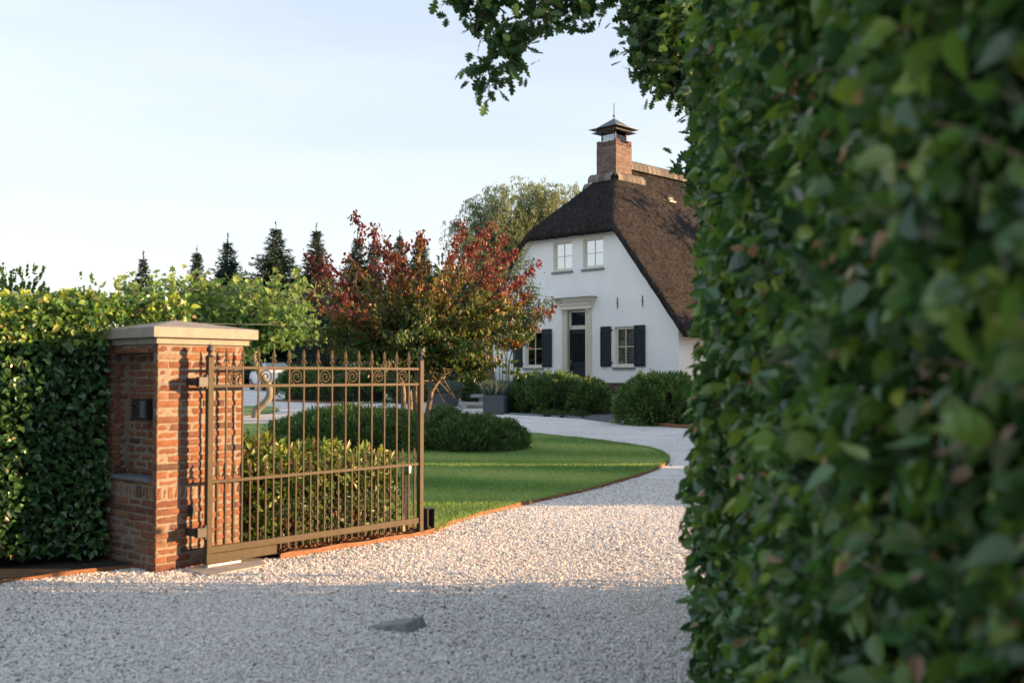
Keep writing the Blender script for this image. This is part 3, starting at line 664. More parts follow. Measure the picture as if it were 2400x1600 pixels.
# windows
def window(o, sill, blinds, nm):
    s0, s1, h0, h1 = o; d = -.10; t = .055
    g = Geo()
    g.bx(s0, s0 + t, d - .06, d, h0, h1); g.bx(s1 - t, s1, d - .06, d, h0, h1); g.bx(s0 + t, s1 - t, d - .06, d, h0, h0 + .075); g.bx(s0 + t, s1 - t, d - .06, d, h1 - t, h1)
    w = g.build('window', M['cream'], house); bevel(w, .004)
    a, b, c, e = s0 + t, s1 - t, h0 + .075, h1 - t
    g = Geo(); k = .045; d2 = d - .012
    g.bx(a, a + k, d2 - .04, d2, c, e); g.bx(b - k, b, d2 - .04, d2, c, e); g.bx(a + k, b - k, d2 - .04, d2, c, c + k + .01); g.bx(a + k, b - k, d2 - .04, d2, e - k, e)
    mid = (a + b) / 2; hm = (c + e) / 2
    g.bx(mid - .014, mid + .014, d2 - .036, d2 - .004, c + k + .01, e - k)
    for x0, x1 in ((a + k, mid - .014), (mid + .014, b - k)): g.bx(x0, x1, d2 - .034, d2 - .006, hm - .013, hm + .013)
    fr = g.build('sash', M['cream'], w)
    g = Geo(); g.bx(a + k, b - k, d2 - .026, d2 - .022, c + k, e - k); g.build('pane', M['pane_clear'] if blinds else M['pane'], w)
    if blinds:
        g = Geo(); z = c + .06
        for q0, q1 in ((a + .05, mid - .02), (mid + .02, b - .05)):
            z = c + .06
            while z < e - .05:
                g.box(((q0 + q1) / 2, d - .13, z), (q1 - q0, .055, .006), ax=[[1, 0, 0], [0, math.cos(1.0), -math.sin(1.0)], [0, math.sin(1.0), math.cos(1.0)]]); z += .058
        g.build('louvre_blind', M['white'], w)
        g = Geo(); g.bx(s0 + .01, s1 - .01, -RV - .06, -RV - .05, h0, h1); g.build('dark_backing', M['black'], w)
    g = Geo(); g.bx(s0 - .06, s1 + .06, -.06, .07, h0 - .085, h0 - .002); bevel(g.build('sill', M['slate'], w), .004)
window(up1, 1, False, 'u'); window(up2, 1, False, 'u'); window(lo_r, 1, True, 'l'); window(lo_l, 1, True, 'l')
def shutter(s0, s1, h0, h1, hinge_s, sg):
    g = Geo(); y0 = .03
    g.bx(s0, s1, y0, y0 + .03, h0, h1); n = 4
    st = .07
    for z0, z1 in ((h1 - .20, h1 - .10), (h0 + .10, h0 + .20)): g.bx(s0 + .01, s1 - .01, y0 + .031, y0 + .05, z0, z1)
    g.bx(s0 + .006, s0 + st, y0 + .031, y0 + .044, h0 + .205, h1 - .205); g.bx(s1 - st, s1 - .006, y0 + .031, y0 + .044, h0 + .205, h1 - .205)
    for z in (h1 - .15, h0 + .15):
        for i in range(5): g.box((s0 + .04 + (s1 - s0 - .08) * i / 4, y0 + .053, z), (.014, .008, .014), mat=1)
    sh = g.build('shutter', [M['darkpaint'], M['zinc']], house); bevel(sh, .003)
    for z in (h1 - .15, h0 + .15):
        g = Geo(); g.bx(hinge_s - .07 * sg, hinge_s + .03 * sg, .002, .03, z - .018, z + .018); g.bx(hinge_s - .09 * sg, hinge_s - .06 * sg, .002, .045, z - .07, z + .07); g.build('hinge', M['black'], sh)
    g = Geo(); sc = (s0 + s1) / 2 - .1 * sg
    g.tube([(sc, .03, h0 - .02), (sc - .01, .05, h0 - .10), (sc - .04, .05, h0 - .15)], .008, 5); g.build('holdback', M['black'], sh)
SWD = .60; sz = (lo_r[2] + .02, lo_r[3] + .03)
# the shutters stand either side of the ground floor windows
shutter(lo_r[0] - .56, lo_r[0] - .04, *sz, lo_r[0] - .0, 1); shutter(lo_r[1] + .14, lo_r[1] + .14 + .52, *sz, lo_r[1] + .08, -1)
shutter(lo_l[0] - .56, lo_l[0] - .02, *sz, lo_l[0] - .0, 1); shutter(lo_l[1] + .12, lo_l[1] + .12 + .52, *sz, lo_l[1] + .08, -1)
# door
s0, s1, h0, h1 = door; hd = fh(1353, 771)
g = Geo(); d = -.12
g.bx(s0, s1, d - .05, d, h0, hd)
g.bx(s0 + .001, s0 + .11, d + .001, d + .02, h0, hd - .001); g.bx(s1 - .11, s1 - .001, d + .001, d + .02, h0, hd - .001)
for z0, z1 in ((hd - .16, hd - .002), (h0 + .85, h0 + .98), (h0, h0 + .2)): g.bx(s0 + .11, s1 - .11, d + .001, d + .018, z0, z1)
dr = g.build('door', M['darkpaint'], house); bevel(dr, .003)
g = Geo(); g.bx(s0 + .14, s1 - .14, d + .002, d + .008, h0 + 1.0, hd - .18); g.build('pane', M['pane_dark'], dr)
g = Geo(); zz0, zz1, xx0, xx1 = h0 + 1.02, hd - .20, s0 + .16, s1 - .16
for i in range(8):
    z = zz0 + (zz1 - zz0) * (i + .5) / 8
    for j in range(4):
        x = xx0 + (xx1 - xx0) * (j + .5) / 4; r = .055
        g.tube([(x + r * math.cos(a), d + .022, z + r * math.sin(a)) for a in np.linspace(0, 2 * math.pi, 9)], .006, 4, cap=False)
g.build('grille', M['copper_dark'], dr)
g = Geo(); xh = s1 - .07; zh = h0 + 1.0
g.bx(xh - .02, xh + .02, d + .021, d + .03, zh - .11, zh + .11); g.tube([(xh, d + .03, zh + .03), (xh, d + .07, zh + .03), (xh - .1, d + .07, zh + .025)], .01, 6); g.build('handle', M['brass'], dr)
g = Geo(); g.bx(s0 + .02, s1 - .02, d - .05, d, hd, hd + .09); tr = g.build('transom_window', M['cream'], house)
g.__init__(); g.bx(s0, s0 + .08, d - .06, d + .02, hd + .09, h1 - .03); g.bx(s1 - .08, s1, d - .06, d + .02, hd + .09, h1 - .03); g.bx(s0 + .08, s1 - .08, d - .06, d + .02, h1 - .10, h1 - .03); g.bx(s0 + .08, s1 - .08, d - .06, d + .02, hd + .091, hd + .15)
bevel(g.build('frame', M['cream'], tr), .003)
g = Geo(); g.bx(s0 + .08, s1 - .08, d - .04, d - .03, hd + .15, h1 - .10); g.build('pane', M['pane_dark'], tr)
g = Geo(); pw = .29
for a, b in ((s0 - pw, s0), (s1, s1 + pw)):
    g.bx(a, b, -.09, .055, h0, h1); q = (b - a) / 5
    for i in (1, 3): g.bx(a + q * i, a + q * (i + 1), .056, .078, h0 + .35, h1 - .06)
    g.bx(a - .015, b + .015, .0, .10, h0 - .02, h0 + .28)
    m_ = (a + b) / 2; g.add([(m_ - .05, .06, h1 - .24), (m_ + .05, .06, h1 - .24), (m_ + .05, .20, h1 - .02), (m_ - .05, .20, h1 - .02), (m_ - .05, .06, h1 - .02), (m_ + .05, .06, h1 - .02)], [[0, 1, 2, 3], [3, 2, 5, 4], [0, 3, 4], [1, 5, 2], [0, 4, 5, 1]])
bevel(g.build('door_surround', M['cream'], house), .004)
g = Geo(); a, b = s0 - pw - .05, s1 + pw + .05; z = h1
g.bx(a, b, .0, .14, z, z + .17); g.bx(a - .05, b + .05, .0, .19, z + .171, z + .23)
n_ = len(g.v); v = [(a - .05, 0, z + .231), (b + .05, 0, z + .231), (b + .05, .19, z + .231), (a - .05, .19, z + .231), (a - .22, 0, z + .44), (b + .22, 0, z + .44), (b + .22, .34, z + .44), (a - .22, .34, z + .44)]
g.add(v, [[0, 3, 7, 4], [1, 5, 6, 2], [3, 2, 6, 7], [4, 7, 6, 5], [0, 1, 2, 3]])
co = g.build('cornice', M['cream'], house); bevel(co, .004)
g = Geo(); g.bx(a - .24, b + .24, 0, .36, z + .442, z + .465); g.build('lead_flashing', M['copper_dark'], co)
for px, pt, pb in ((1447.6, 697, 722), (1506.5, 693, 718), (1262.5, 708, 732)):
    s, hb_ = F(px, pb); _, ht = F(px, pt); g = Geo()
    g.tube([(s, .02, hb_), (s, .025, (hb_ + ht) / 2), (s, .02, ht)], [.014, .02, .014], 6); g.lathe([(.001, -.03), (.034, -.01), (.034, .01), (.001, .03)], (s, .03, (hb_ + ht) / 2), 8)
    g.lathe([(.001, -.02), (.024, 0), (.001, .02)], (s, .02, hb_), 6); g.lathe([(.001, -.02), (.024, 0), (.001, .02)], (s, .02, ht), 6); g.build('wall_anchor', M['black'], house)
# verge boards
for sg in (0, 1):
    g = Geo(); P = []
    for k in range(9):
        s = .02 + k / 8 * 2.95; P.append((s, float(EAV + .15 + SL * s) - .05))
    if sg: P = [(HW - s, z) for s, z in P]
    V = []; Fq = []
    for s, z in P: V += [(s, .0, z - .10), (s, .0, z + .10), (s, .26, z + .10), (s, .26, z - .02)]
    for k in range(8):
        for j in range(4): Fq.append([4 * k + j, 4 * k + (j + 1) % 4, 4 * k + 4 + (j + 1) % 4, 4 * k + 4 + j])
    g.add(V, Fq); g.build('verge_board', M['cream'], house)
# thatch
sg_ = np.arange(-.48, HW + .481, .08); dg = np.concatenate([np.arange(-.36, 5, .08), np.arange(5, HL + .3, .25)])
SS, DD = np.meshgrid(sg_, dg, indexing='ij')
def smin(a, b, k): h = np.clip(.5 + .5 * (b - a) / k, 0, 1); return b * (1 - h) + a * h - k * h * (1 - h)
def vnoise(x, y, sc, seed):
    r_ = np.random.default_rng(seed); T = r_.random((64, 64)); x = x * sc + 17; y = y * sc + 31
    i = np.floor(x).astype(int); j = np.floor(y).astype(int); fx_ = x - i; fy_ = y - j; fx_ = fx_ * fx_ * (3 - 2 * fx_); fy_ = fy_ * fy_ * (3 - 2 * fy_)
    t = lambda a, b: T[a % 64, b % 64]
    return (t(i, j) * (1 - fx_) + t(i + 1, j) * fx_) * (1 - fy_) + (t(i, j + 1) * (1 - fx_) + t(i + 1, j + 1) * fx_) * fy_ - .5
sl = EAV + .55 + SL * SS; sr = EAV + .55 + SL * (HW - SS)
H = smin(smin(sl, sr, .5), hip(DD), .30)
H += .05 * vnoise(SS, DD, .8, 1) + .02 * vnoise(SS, DD, 4, 2) + .06 * np.random.default_rng(5).normal(0, 1, H.shape) * .15
edge = np.minimum(np.minimum(SS + .48, HW + .48 - SS), DD + .36); H -= .08 * np.exp(-edge / .06)
bot = np.minimum(np.minimum(sl, sr), hip(DD)) - .40 + .04 * vnoise(SS, DD, 5, 3)
a, b = SS.shape; idx = np.arange(a * b).reshape(a, b)
Fq = np.stack([idx[:-1, :-1], idx[1:, :-1], idx[1:, 1:], idx[:-1, 1:]], -1).reshape(-1, 4)[:, ::-1]
Vt = np.stack([SS, -DD, H], -1).reshape(-1, 3); Vb = np.stack([SS, -DD, bot], -1).reshape(-1, 3)
g = Geo(); ring = np.concatenate([idx[:, 0], idx[-1, 1:], idx[-2::-1, -1], idx[0, -2:0:-1]]); rn = np.roll(ring, -1); nn = a * b
g.add(np.concatenate([Vt, Vb]), np.concatenate([Fq, (Fq + nn)[:, ::-1], np.stack([ring, rn, rn + nn, ring + nn], -1)]), 0, True)
# loose reed ends
n = 15000; s_ = rng.uniform(-.4, HW / 2 + 2.5, n); d_ = rng.uniform(-.34, 7.5, n)
hh = smin(smin(EAV + .55 + SL * s_, EAV + .55 + SL * (HW - s_), .5), hip(d_), .30)
onhip = hip(d_) < side(s_)
down = np.where(onhip[:, None], np.array([0, .718, -.695]), np.where((s_ < HW / 2)[:, None], np.array([-.616, 0, -.788]), np.array([.616, 0, -.788])))
nrm_ = np.where(onhip[:, None], np.array([0, .695, .718]), np.where((s_ < HW / 2)[:, None], np.array([-.788, 0, .616]), np.array([.788, 0, .616])))
scatter(g, BLADE, np.stack([s_, -d_, hh], -1) + nrm_ * .01, down + nrm_ * rng.uniform(.04, .22, n)[:, None] + rng.normal(0, .15, (n, 3)), nrm_ + rng.normal(0, .5, (n, 3)), rng.uniform(.10, .24, n), rng.uniform(.010, .02, n))
roof = g.build('roof', M['thatch'], house)
# ridge tiles
def barrel(s, d, h, ax, r0, r1, ln, arc0, arc1, tone):
    """one half round tile: ax 's' or 'd' its run, arc angles from the horizontal"""
    g = Geo(); n = 9; V = []
    for e, (r, q) in enumerate(((r0, -ln / 2), (r1, ln / 2))):
        for th in np.linspace(arc0, arc1, n):
            for rr in (r, r - .03):
                c_, z_ = rr * math.cos(th), rr * math.sin(th)
                V.append((s + q, -d + c_, h + z_) if ax == 's' else (s + c_, -(d + q), h + z_))
    Fq = []; m = 2 * n
    for i in range(n - 1):
        a = 2 * i; Fq += [[a, a + 2, m + a + 2, m + a], [a + 1, m + a + 1, m + a + 3, a + 3], [a, a + 1, a + 3, a + 2], [m + a, m + a + 2, m + a + 3, m + a + 1]]
    Fq += [[0, m, m + 1, 1], [m - 2, m - 1, 2 * m - 1, 2 * m - 2]]
    g.add(V, Fq, 0, False, tone, 0)
    q = ln / 2 - .02; V = []
    for dq in (-.022, .022):
        for th in np.linspace(arc0, arc1, n):
            c_, z_ = (r1 + .012) * math.cos(th), (r1 + .012) * math.sin(th)
            V.append((s + q + dq, -d + c_, h + z_) if ax == 's' else (s + c_, -(d + q + dq), h + z_))
    g.add(V, [[a, a + 1, n + a + 1, n + a] for a in range(n - 1)], 1)
    o = g.build('ridge_tile', [M['tile'], M['mortar_dark']], roof); return o
def rz_(s): return float(min(9.83 - ZB, EAV + .55 + SL * (HW - s) + .04))
for i in range(5): q = 4.70 + .29 * (i + .5); barrel(q, 2.10, rz_(q) - .12, 's', .30, .32, .34, R(-15), R(170), random.random())
for i in range(6): barrel(4.72, 2.06 + .29 * (i + .5), 9.71 - ZB, 'd', .30, .32, .34, R(10), R(195), random.random())
for i in range(36): barrel(HW / 2, 3.25 + .31 * (i + .5), 10.38 - ZB, 'd', .36, .39, .36, R(-12), R(192), random.random())
# thatch vent
g = Geo(); vs_, vd_ = 4.05, 5.0; vh_ = EAV + .55 + SL * vs_
g.lathe([(.001, -.16), (.14, -.12), (.20, 0), (.14, .12), (.001, .16)], (vs_ - .02, -vd_, vh_), 12, sx=.55, sy=1.6)
g.box((vs_ - .16, -vd_, vh_ - .13), (.10, .42, .04), mat=1)
g.build('roof_vent', [M['black'], M['cream']], house)
# chimney
CS, CD, CW = 4.62, 2.10, 1.06; ch0, ch1 = 9.55 - ZB, 11.38 - ZB
g = Geo(); e = .012; g.bx(CS + e, CS + CW - e, -(CD + CW - e), -(CD + e), ch0, ch1 - .22, mat=1)
nb = courses(0, ch1 - ch0 - .19, .063)
for org, u, nn_ in (((CS, -CD, ch0), (1, 0, 0), (0, 1, 0)), ((CS, -CD - .012, ch0), (0, -1, 0), (-1, 0, 0)), ((CS + CW, -CD - .012, ch0), (0, -1, 0), (1, 0, 0))):
    w_ = CW if nn_[1] else CW - .012; rr_ = nb + [(ch1 - ch0 - .19, ch1 - ch0 - .085, True)]
    brickwork(g, org, u, nn_, w_, rr_, dep=.05)
    if nn_[1]: brickwork(g, org, u, nn_, w_, [(ch1 - ch0 - .083, ch1 - ch0 - .02, False)], dep=.12)
    else:
        for q0 in (0, w_ - .26):
            o2 = Vector(org) + Vector(u) * q0; brickwork(g, o2, u, nn_, .26, [(ch1 - ch0 - .083, ch1 - ch0 - .02, False), (ch1 - ch0 - .02, ch1 - ch0 + .04, False)], dep=.12)
chim = g.build('chimney', [M['brick_chimney'], M['mortar']], house)
g = Geo(); cx, cy = CS + CW / 2, -(CD + CW / 2)
g.bx(CS - .05, CS + CW + .05, cy - CW / 2 - .05, cy + CW / 2 + .05, 9.86 - ZB, 9.93 - ZB); g.build('lead_flashing', M['zinc'], chim)
pz0, pz1 = ch1 - .2, 11.79 - ZB
g = Geo(); q = .36
for sx in (-1, 1):
    for sy in (-1, 1): g = Geo(); g.bx(cx + sx * q - .025, cx + sx * q + .025, cy + sy * q - .025, cy + sy * q + .025, pz0, pz1); g.build('cap_post', M['copper_dark'], chim)
g = Geo()
for sx in (-1, 1):
    g.bx(cx + sx * q - .004, cx + sx * q + .004, cy - q + .026, cy + q - .026, pz0 + .02, pz1); g.bx(cx - q + .026, cx + q - .026, cy + sx * q - .004, cy + sx * q + .004, pz0 + .02, pz1)
g.build('glass', M['pane_clear'], chim)
def hood(prof, nm, m):
    g = Geo(); V = []
    for r, z in prof: V += [(cx - r, cy - r, z - ZB), (cx + r, cy - r, z - ZB), (cx + r, cy + r, z - ZB), (cx - r, cy + r, z - ZB)]
    Fq = []
    for i in range(len(prof) - 1):
        for j in range(4): Fq.append([4 * i + j, 4 * i + (j + 1) % 4, 4 * i + 4 + (j + 1) % 4, 4 * i + 4 + j])
    Fq.append([3, 2, 1, 0]); g.add(V, Fq); return g.build(nm, m, chim)
hood([(.42, 11.80), (.68, 11.765), (.68, 11.78), (.50, 11.83)], 'lower_hood', M['copper_dark'])
fr = hood([(.50, 11.831), (.50, 11.955)], 'frieze', M['copper_dark'])
g = Geo()
for k in range(4):
    for i in range(9):
        x = -.42 + .84 * i / 8
        for sx in (-1, 1):
            p = [(x - .045 * sx, 0, 11.84 - ZB), (x + .045 * sx, 0, 11.945 - ZB)]
            pp = []
            for X, _, Z in p:
                vx, vy = X, .508
                for _ in range(k): vx, vy = -vy, vx
                pp.append((cx + vx, cy + vy, Z))
            g.tube(pp, .008, 4)
g.build('lattice', M['bluestone'], chim)
hood([(.46, 11.955), (.77, 11.915), (.77, 11.93), (.55, 11.99), (.004, 12.42)], 'hood_roof', M['copper'])
g = Geo(); g.lathe([(.02, 12.40), (.02, 12.47), (.05, 12.50), (.055, 12.53), (.04, 12.56), (.016, 12.58), (.016, 13.06), (.001, 13.07)], (cx, cy, -ZB), 8); g.build('spike', M['copper'], chim)

# ------------------------------------------------------------------ raised bed at the house, steps, planters
nf = -he
def raised(v):
    d = (HC - Vector((v.x, v.y, 0))).dot(he)
    return max(0.0, min(1, 1 - (d - .1) / 3.4)) * .30
bed_p = [HC + hs * 7.6 + nf * -.2, HC + hs * 7.6 + nf * 3.0, G(1196, 971), G(1300, 977), G(1366, 980), G(1400, 970), G(1452, 958), G(1500, 962), G(1462, 984), G(1530, 997), G(1640, 1003), HC + hs * -6 + nf * -.2]
def fine_sheet(name, poly, off, m, rf):
    o = sheet(name, poly, off, m); me = o.data; bm = bmesh.new(); bm.from_mesh(me)
    for q in range(40):
        dd = -8 + q * .5; co = HC + nf * dd
        if dd > -.6: bmesh.ops.bisect_plane(bm, geom=bm.verts[:] + bm.edges[:] + bm.faces[:], plane_co=co, plane_no=nf, dist=1e-5)
    for v in bm.verts: v.co.z = gz(v.co.y) + off + rf(v.co)
    bm.to_mesh(me); bm.free(); return o
fine_sheet('garden_bed', [(p.x, p.y) for p in bed_p], .02, M['soil'], raised)
ribbon('edging_strip', smooth_path(gpts([(1462, 984), (1490, 991), (1540, 998), (1600, 1003), (1680, 1004)]), 5), .10, .012, M['corten'], 'dark rusty edging strip below the bushes beside the hedge end', 'edging')
ribbon('edging_strip', smooth_path(gpts([(1194, 971.5), (1250, 974), (1300, 977), (1362, 981)]), 5), .06, .03, M['slate'], 'grey stone edging strip below the moss cushions by the house', 'edging')
AXR = math.atan2(.7071, .7071)
def planter(c, lx, ly, h, label, lav):
    t = thing('planter', label, 'planter', c, R(-30))
    g = Geo(); w = .03
    g.bx(0, lx, 0, w, 0, h); g.bx(0, lx, ly - w, ly, 0, h); g.bx(0, w, w, ly - w, 0, h); g.bx(lx - w, lx, w, ly - w, 0, h); bevel(g.build('box', M['planter'], t), .004)
    g = Geo(); g.bx(w, lx - w, w, ly - w, .05, h - .05); g.build('soil', M['soil'], t)
    g = Geo(); n = int(1500 * lx * ly) + 500
    cl = rng.integers(0, 9, n); cxs = rng.uniform(.15, lx - .15, 9); cys = rng.uniform(.1, ly - .1, 9)
    p = np.stack([cxs[cl] + rng.normal(0, .09, n), cys[cl] + rng.normal(0, .09, n), np.full(n, h - .06)], -1)
    p[:, 0] = np.clip(p[:, 0], .04, lx - .04); p[:, 1] = np.clip(p[:, 1], .04, ly - .04)
    ax = np.stack([(p[:, 0] - cxs[cl]) * 3 + rng.normal(0, .22, n), (p[:, 1] - cys[cl]) * 3 + rng.normal(0, .22, n), np.ones(n)], -1)
    scatter(g, DIAM, p, ax, unit(n), rng.uniform(.25, .62, n), rng.uniform(.012, .026, n), 0, rng.random(n))
    o = g.build('lavender', M['lavender']); o.location = c; o.rotation_euler = (0, 0, R(-30)); tag(o, lav, 'lavender')
pl1 = G(1044, 958); pl2 = G(1180, 971.5)
# planters: the corner nearest the drive, walls running back along and across the steps
def planter2(corner, lf, lb, h, label, lav):
    """corner: near right corner; lf front face running to the left, lb side running back"""
    ang = R(172)
    t = thing('planter', label, 'planter', corner, ang)
    g = Geo(); w = .03; lx, ly = lf, lb                      # local x to the left along the front, local -y to the back
    g.bx(0, lx, -w, 0, -.05, h); g.bx(0, lx, -ly, -ly + w, -.05, h); g.bx(0, w, -ly + w, -w, -.05, h); g.bx(lx - w, lx, -ly + w, -w, -.05, h); bevel(g.build('box', M['planter'], t), .004)
    g = Geo(); g.bx(w, lx - w, -ly + w, -w, .05, h - .05); g.build('soil', M['soil'], t)
    g = Geo(); k = int(lx * ly * 9) + 3; n = k * 170
    cl = rng.integers(0, k, n); cxs = rng.uniform(.12, lx - .12, k); cys = rng.uniform(-ly + .12, -.12, k)
    p = np.stack([np.clip(cxs[cl] + rng.normal(0, .10, n), .04, lx - .04), np.clip(cys[cl] + rng.normal(0, .10, n), -ly + .04, -.04), np.full(n, h - .06)], -1)
    ax = np.stack([(p[:, 0] - cxs[cl]) * 3 + rng.normal(0, .24, n), (p[:, 1] - cys[cl]) * 3 + rng.normal(0, .24, n), np.ones(n)], -1)
    scatter(g, DIAM, p, ax, unit(n), rng.uniform(.22, .62, n), rng.uniform(.012, .028, n), 0, rng.random(n))
    o = g.build('lavender', M['lavender']); o.location = corner; o.rotation_euler = (0, 0, ang); tag(o, lav, 'lavender')
planter2(pl1, .62, 2.6, .56, 'dark grey square planter beyond the concrete steps, behind the autumn tree trunks', 'grey green lavender in the planter behind the autumn tree trunks')
planter2(pl2, .68, 2.2, .64, 'dark grey square planter between the concrete steps and the clipped yew bushes', 'grey green lavender in the planter next to the clipped yew bushes')
def step(px0, px1, py, dz, dep, label):
    a = G(px0, py); b = a + Vector((1, -.14, 0)).normalized() * ((px1 - px0) / FPX * a.y)
    d = (b - a).normalized(); g = Geo(); w = (b - a).length
    g.bx(0, w, 0, dep, dz - .11, dz); g.bx(.3, w - .1, .12, dep, dz - .30, dz - .112)
    o = bevel(g.build('concrete_step', M['concrete']), .006); o.location = (a.x, a.y, gz(a.y)); o.rotation_euler = (0, 0, math.atan2(d.y, d.x)); tag(o, label, 'step', 'concrete steps between the planters')
step(1073, 1170, 958, .24, .62, 'long lower slab of the concrete steps between the planters')
step(1103, 1170, 952.5, .45, .9, 'shorter upper slab of the concrete steps between the planters')

# ------------------------------------------------------------------ hedges
def face_leaves(g, org, u, v, nrm, lu, lv, dens, L, jit=.12, keep=None, lit=.0, mat=0, brown=.07, batter=0, sunlit_young=9, tmax=.86):
    n = int(lu * lv * dens); a = rng.random(n) * lu; b = rng.random(n) * lv
    org, u, v, nrm = (np.array(tuple(q), float) for q in (org, u, v, nrm))
    bumpy = .035 * np.sin(a * 3.1 + b * 2.3) + .03 * np.sin(a * 7.7 - b * 6.1 + 1)
    p = org + a[:, None] * u + b[:, None] * v + nrm * (np.clip(rng.normal(0, 1, n), -2.5, 1.7) * jit - .05 + bumpy)[:, None]
    p = p + nrm * (batter * (1.5 - b))[:, None]
    if keep is not None:
        k = keep(p); p = p[k]; n = len(p)
    ax = nrm * rng.uniform(.1, .9, n)[:, None] + rng.normal(0, .55, (n, 3)) + np.array([0, 0, -.35])
    up = nrm * .8 + np.array([0, 0, .55]) + rng.normal(0, .45, (n, 3))
    tone = np.clip(rng.beta(1.3, 1.9, n) * tmax + lit * rng.random(n), 0, tmax); tone = np.clip(tone + (p[:, 2] > sunlit_young) * rng.random(n) * .6, 0, .86); br = rng.random(n) < brown; tone[br] = rng.uniform(.9, 1, br.sum())  # leaves above this height paler: new growth plus sunlight put into the tone
    ln = np.where(br, .62, 1) * rng.uniform(.45, 1.25, n) * L; wd = ln * rng.uniform(.52, .80, n); kd = rng.integers(0, 3, n)
    for q, T in enumerate((OVATE, OVATE_CUP, OVATE_BENT)):
        k = kd == q; scatter(g, T, p[k], ax[k], up[k], ln[k], wd[k], mat, tone[k])
    return p
def twigs(g, P, nrm, n, mat=1):
    k = rng.integers(0, len(P), n); nrm = np.array(tuple(nrm), float)
    for i in k:
        p = P[i]; d = nrm * random.uniform(.3, 1) + rng.normal(0, .5, 3); d /= np.linalg.norm(d); l = random.uniform(.08, .25)
        g.tube([p - d * l * .7, p + rng.normal(0, .015, 3), p + d * l * .35], [.004, .003, .0015], 4, cap=False, mat=mat)
def in_pillar(p):
    d = p[:, :2] - np.array([PIL0.x, PIL0.y]); u = d @ np.array([GD.x, GD.y]); w = -(d @ np.array([GN.x, GN.y]))
    return (u > -.06) & (u < PW + .1) & (w > -.1) & (w < PD + .06) & (p[:, 2] < 2.04)
# beside the pillar
g = Geo(); LH = 2.17; Z = Vector((0, 0, 1)); q0 = HP + HD * -.52
keepf = lambda p: ~in_pillar(p)
P1 = face_leaves(g, q0 + Z * .10, HD, Z, HM, 4.8, LH - .10, 2200, .063, .055, keepf, .08, brown=.02, sunlit_young=1.80, tmax=.52)  # shade and sun put into leaf tone: darker front, paler top band
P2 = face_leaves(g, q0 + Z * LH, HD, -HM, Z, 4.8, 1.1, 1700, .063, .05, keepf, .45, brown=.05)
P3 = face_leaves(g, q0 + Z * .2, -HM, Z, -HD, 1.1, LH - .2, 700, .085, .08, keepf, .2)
# young shoots on top
n = 160; sp_ = np.array(tuple(q0)) + rng.random(n)[:, None] * 4.8 * np.array(tuple(HD)) - rng.random(n)[:, None] * np.array(tuple(HM)) * 1.0
for p in sp_:
    h = random.uniform(.02, .09); a = p + np.array([0, 0, LH]); b = a + np.array([random.gauss(0, .05), random.gauss(0, .05), h])
    g.tube([a, b], [.003, .0015], 4, cap=False, mat=1); k = 5; t = rng.random((k, 1))
    scatter(g, OVATE, a + (b - a) * t, rng.normal(0, .8, (k, 3)) + [0, 0, .6], rng.normal(0, .6, (k, 3)) + [0, 0, .4], .075, .05, 0, np.full(k, .8))
twigs(g, P1, HM, 160); twigs(g, P2, Z, 80)
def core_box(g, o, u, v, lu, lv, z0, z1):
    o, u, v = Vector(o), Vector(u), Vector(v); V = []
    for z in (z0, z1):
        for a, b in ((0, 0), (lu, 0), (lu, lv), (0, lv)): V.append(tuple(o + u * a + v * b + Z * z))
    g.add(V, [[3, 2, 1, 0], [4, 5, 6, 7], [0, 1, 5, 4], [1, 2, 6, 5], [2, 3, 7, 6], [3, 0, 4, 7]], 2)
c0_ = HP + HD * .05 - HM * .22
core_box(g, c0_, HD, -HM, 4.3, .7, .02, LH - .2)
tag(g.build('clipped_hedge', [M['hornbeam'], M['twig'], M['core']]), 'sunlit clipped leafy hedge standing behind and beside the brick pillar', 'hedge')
# beside the camera
g = Geo(); A = Vector((.72, .9, 0)); B = Vector((1.0, 5.05, 0)); Cc = Vector((1.58, 7.58, 0)); HH = 3.6
d1 = (B - A).normalized(); n1 = Vector((-d1.y, d1.x, 0)); l1 = (B - A).length
P = face_leaves(g, A, d1, Z, n1, l1, HH, 1950, .076, .085, brown=.05, batter=.018)
twigs(g, P, n1, 900)
d2 = (Cc - B).normalized(); n2_ = Vector((-d2.y, d2.x, 0)); l2 = (Cc - B).length
face_leaves(g, B, d2, Z, n2_, 1.0, HH, 900, .078, .07); face_leaves(g, B + d2 * 1.0, d2, Z, n2_, l2 - 1.0, 2.36, 420, .08, .06)
face_leaves(g, B + d2 * 1.0 + Z * 2.36, d2, -n2_, Z, l2 - 1.0, 1.2, 420, .08, .06, None, .3); face_leaves(g, Cc, -n2_, Z, d2, 1.2, 2.36, 420, .08, .06, None, .3)
face_leaves(g, Cc + d2 * .26, -n2_, Z, d2, 1.2, 2.3, 110, .08, .20)
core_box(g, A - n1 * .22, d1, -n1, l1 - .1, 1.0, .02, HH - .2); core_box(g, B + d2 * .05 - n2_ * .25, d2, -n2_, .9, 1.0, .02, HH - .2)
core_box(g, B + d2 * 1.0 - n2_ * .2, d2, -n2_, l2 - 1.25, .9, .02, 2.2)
tag(g.build('clipped_hedge', [M['hornbeam'], M['twig'], M['core']]), 'tall dense hedge of shaded green leaves close beside the drive entrance', 'hedge')
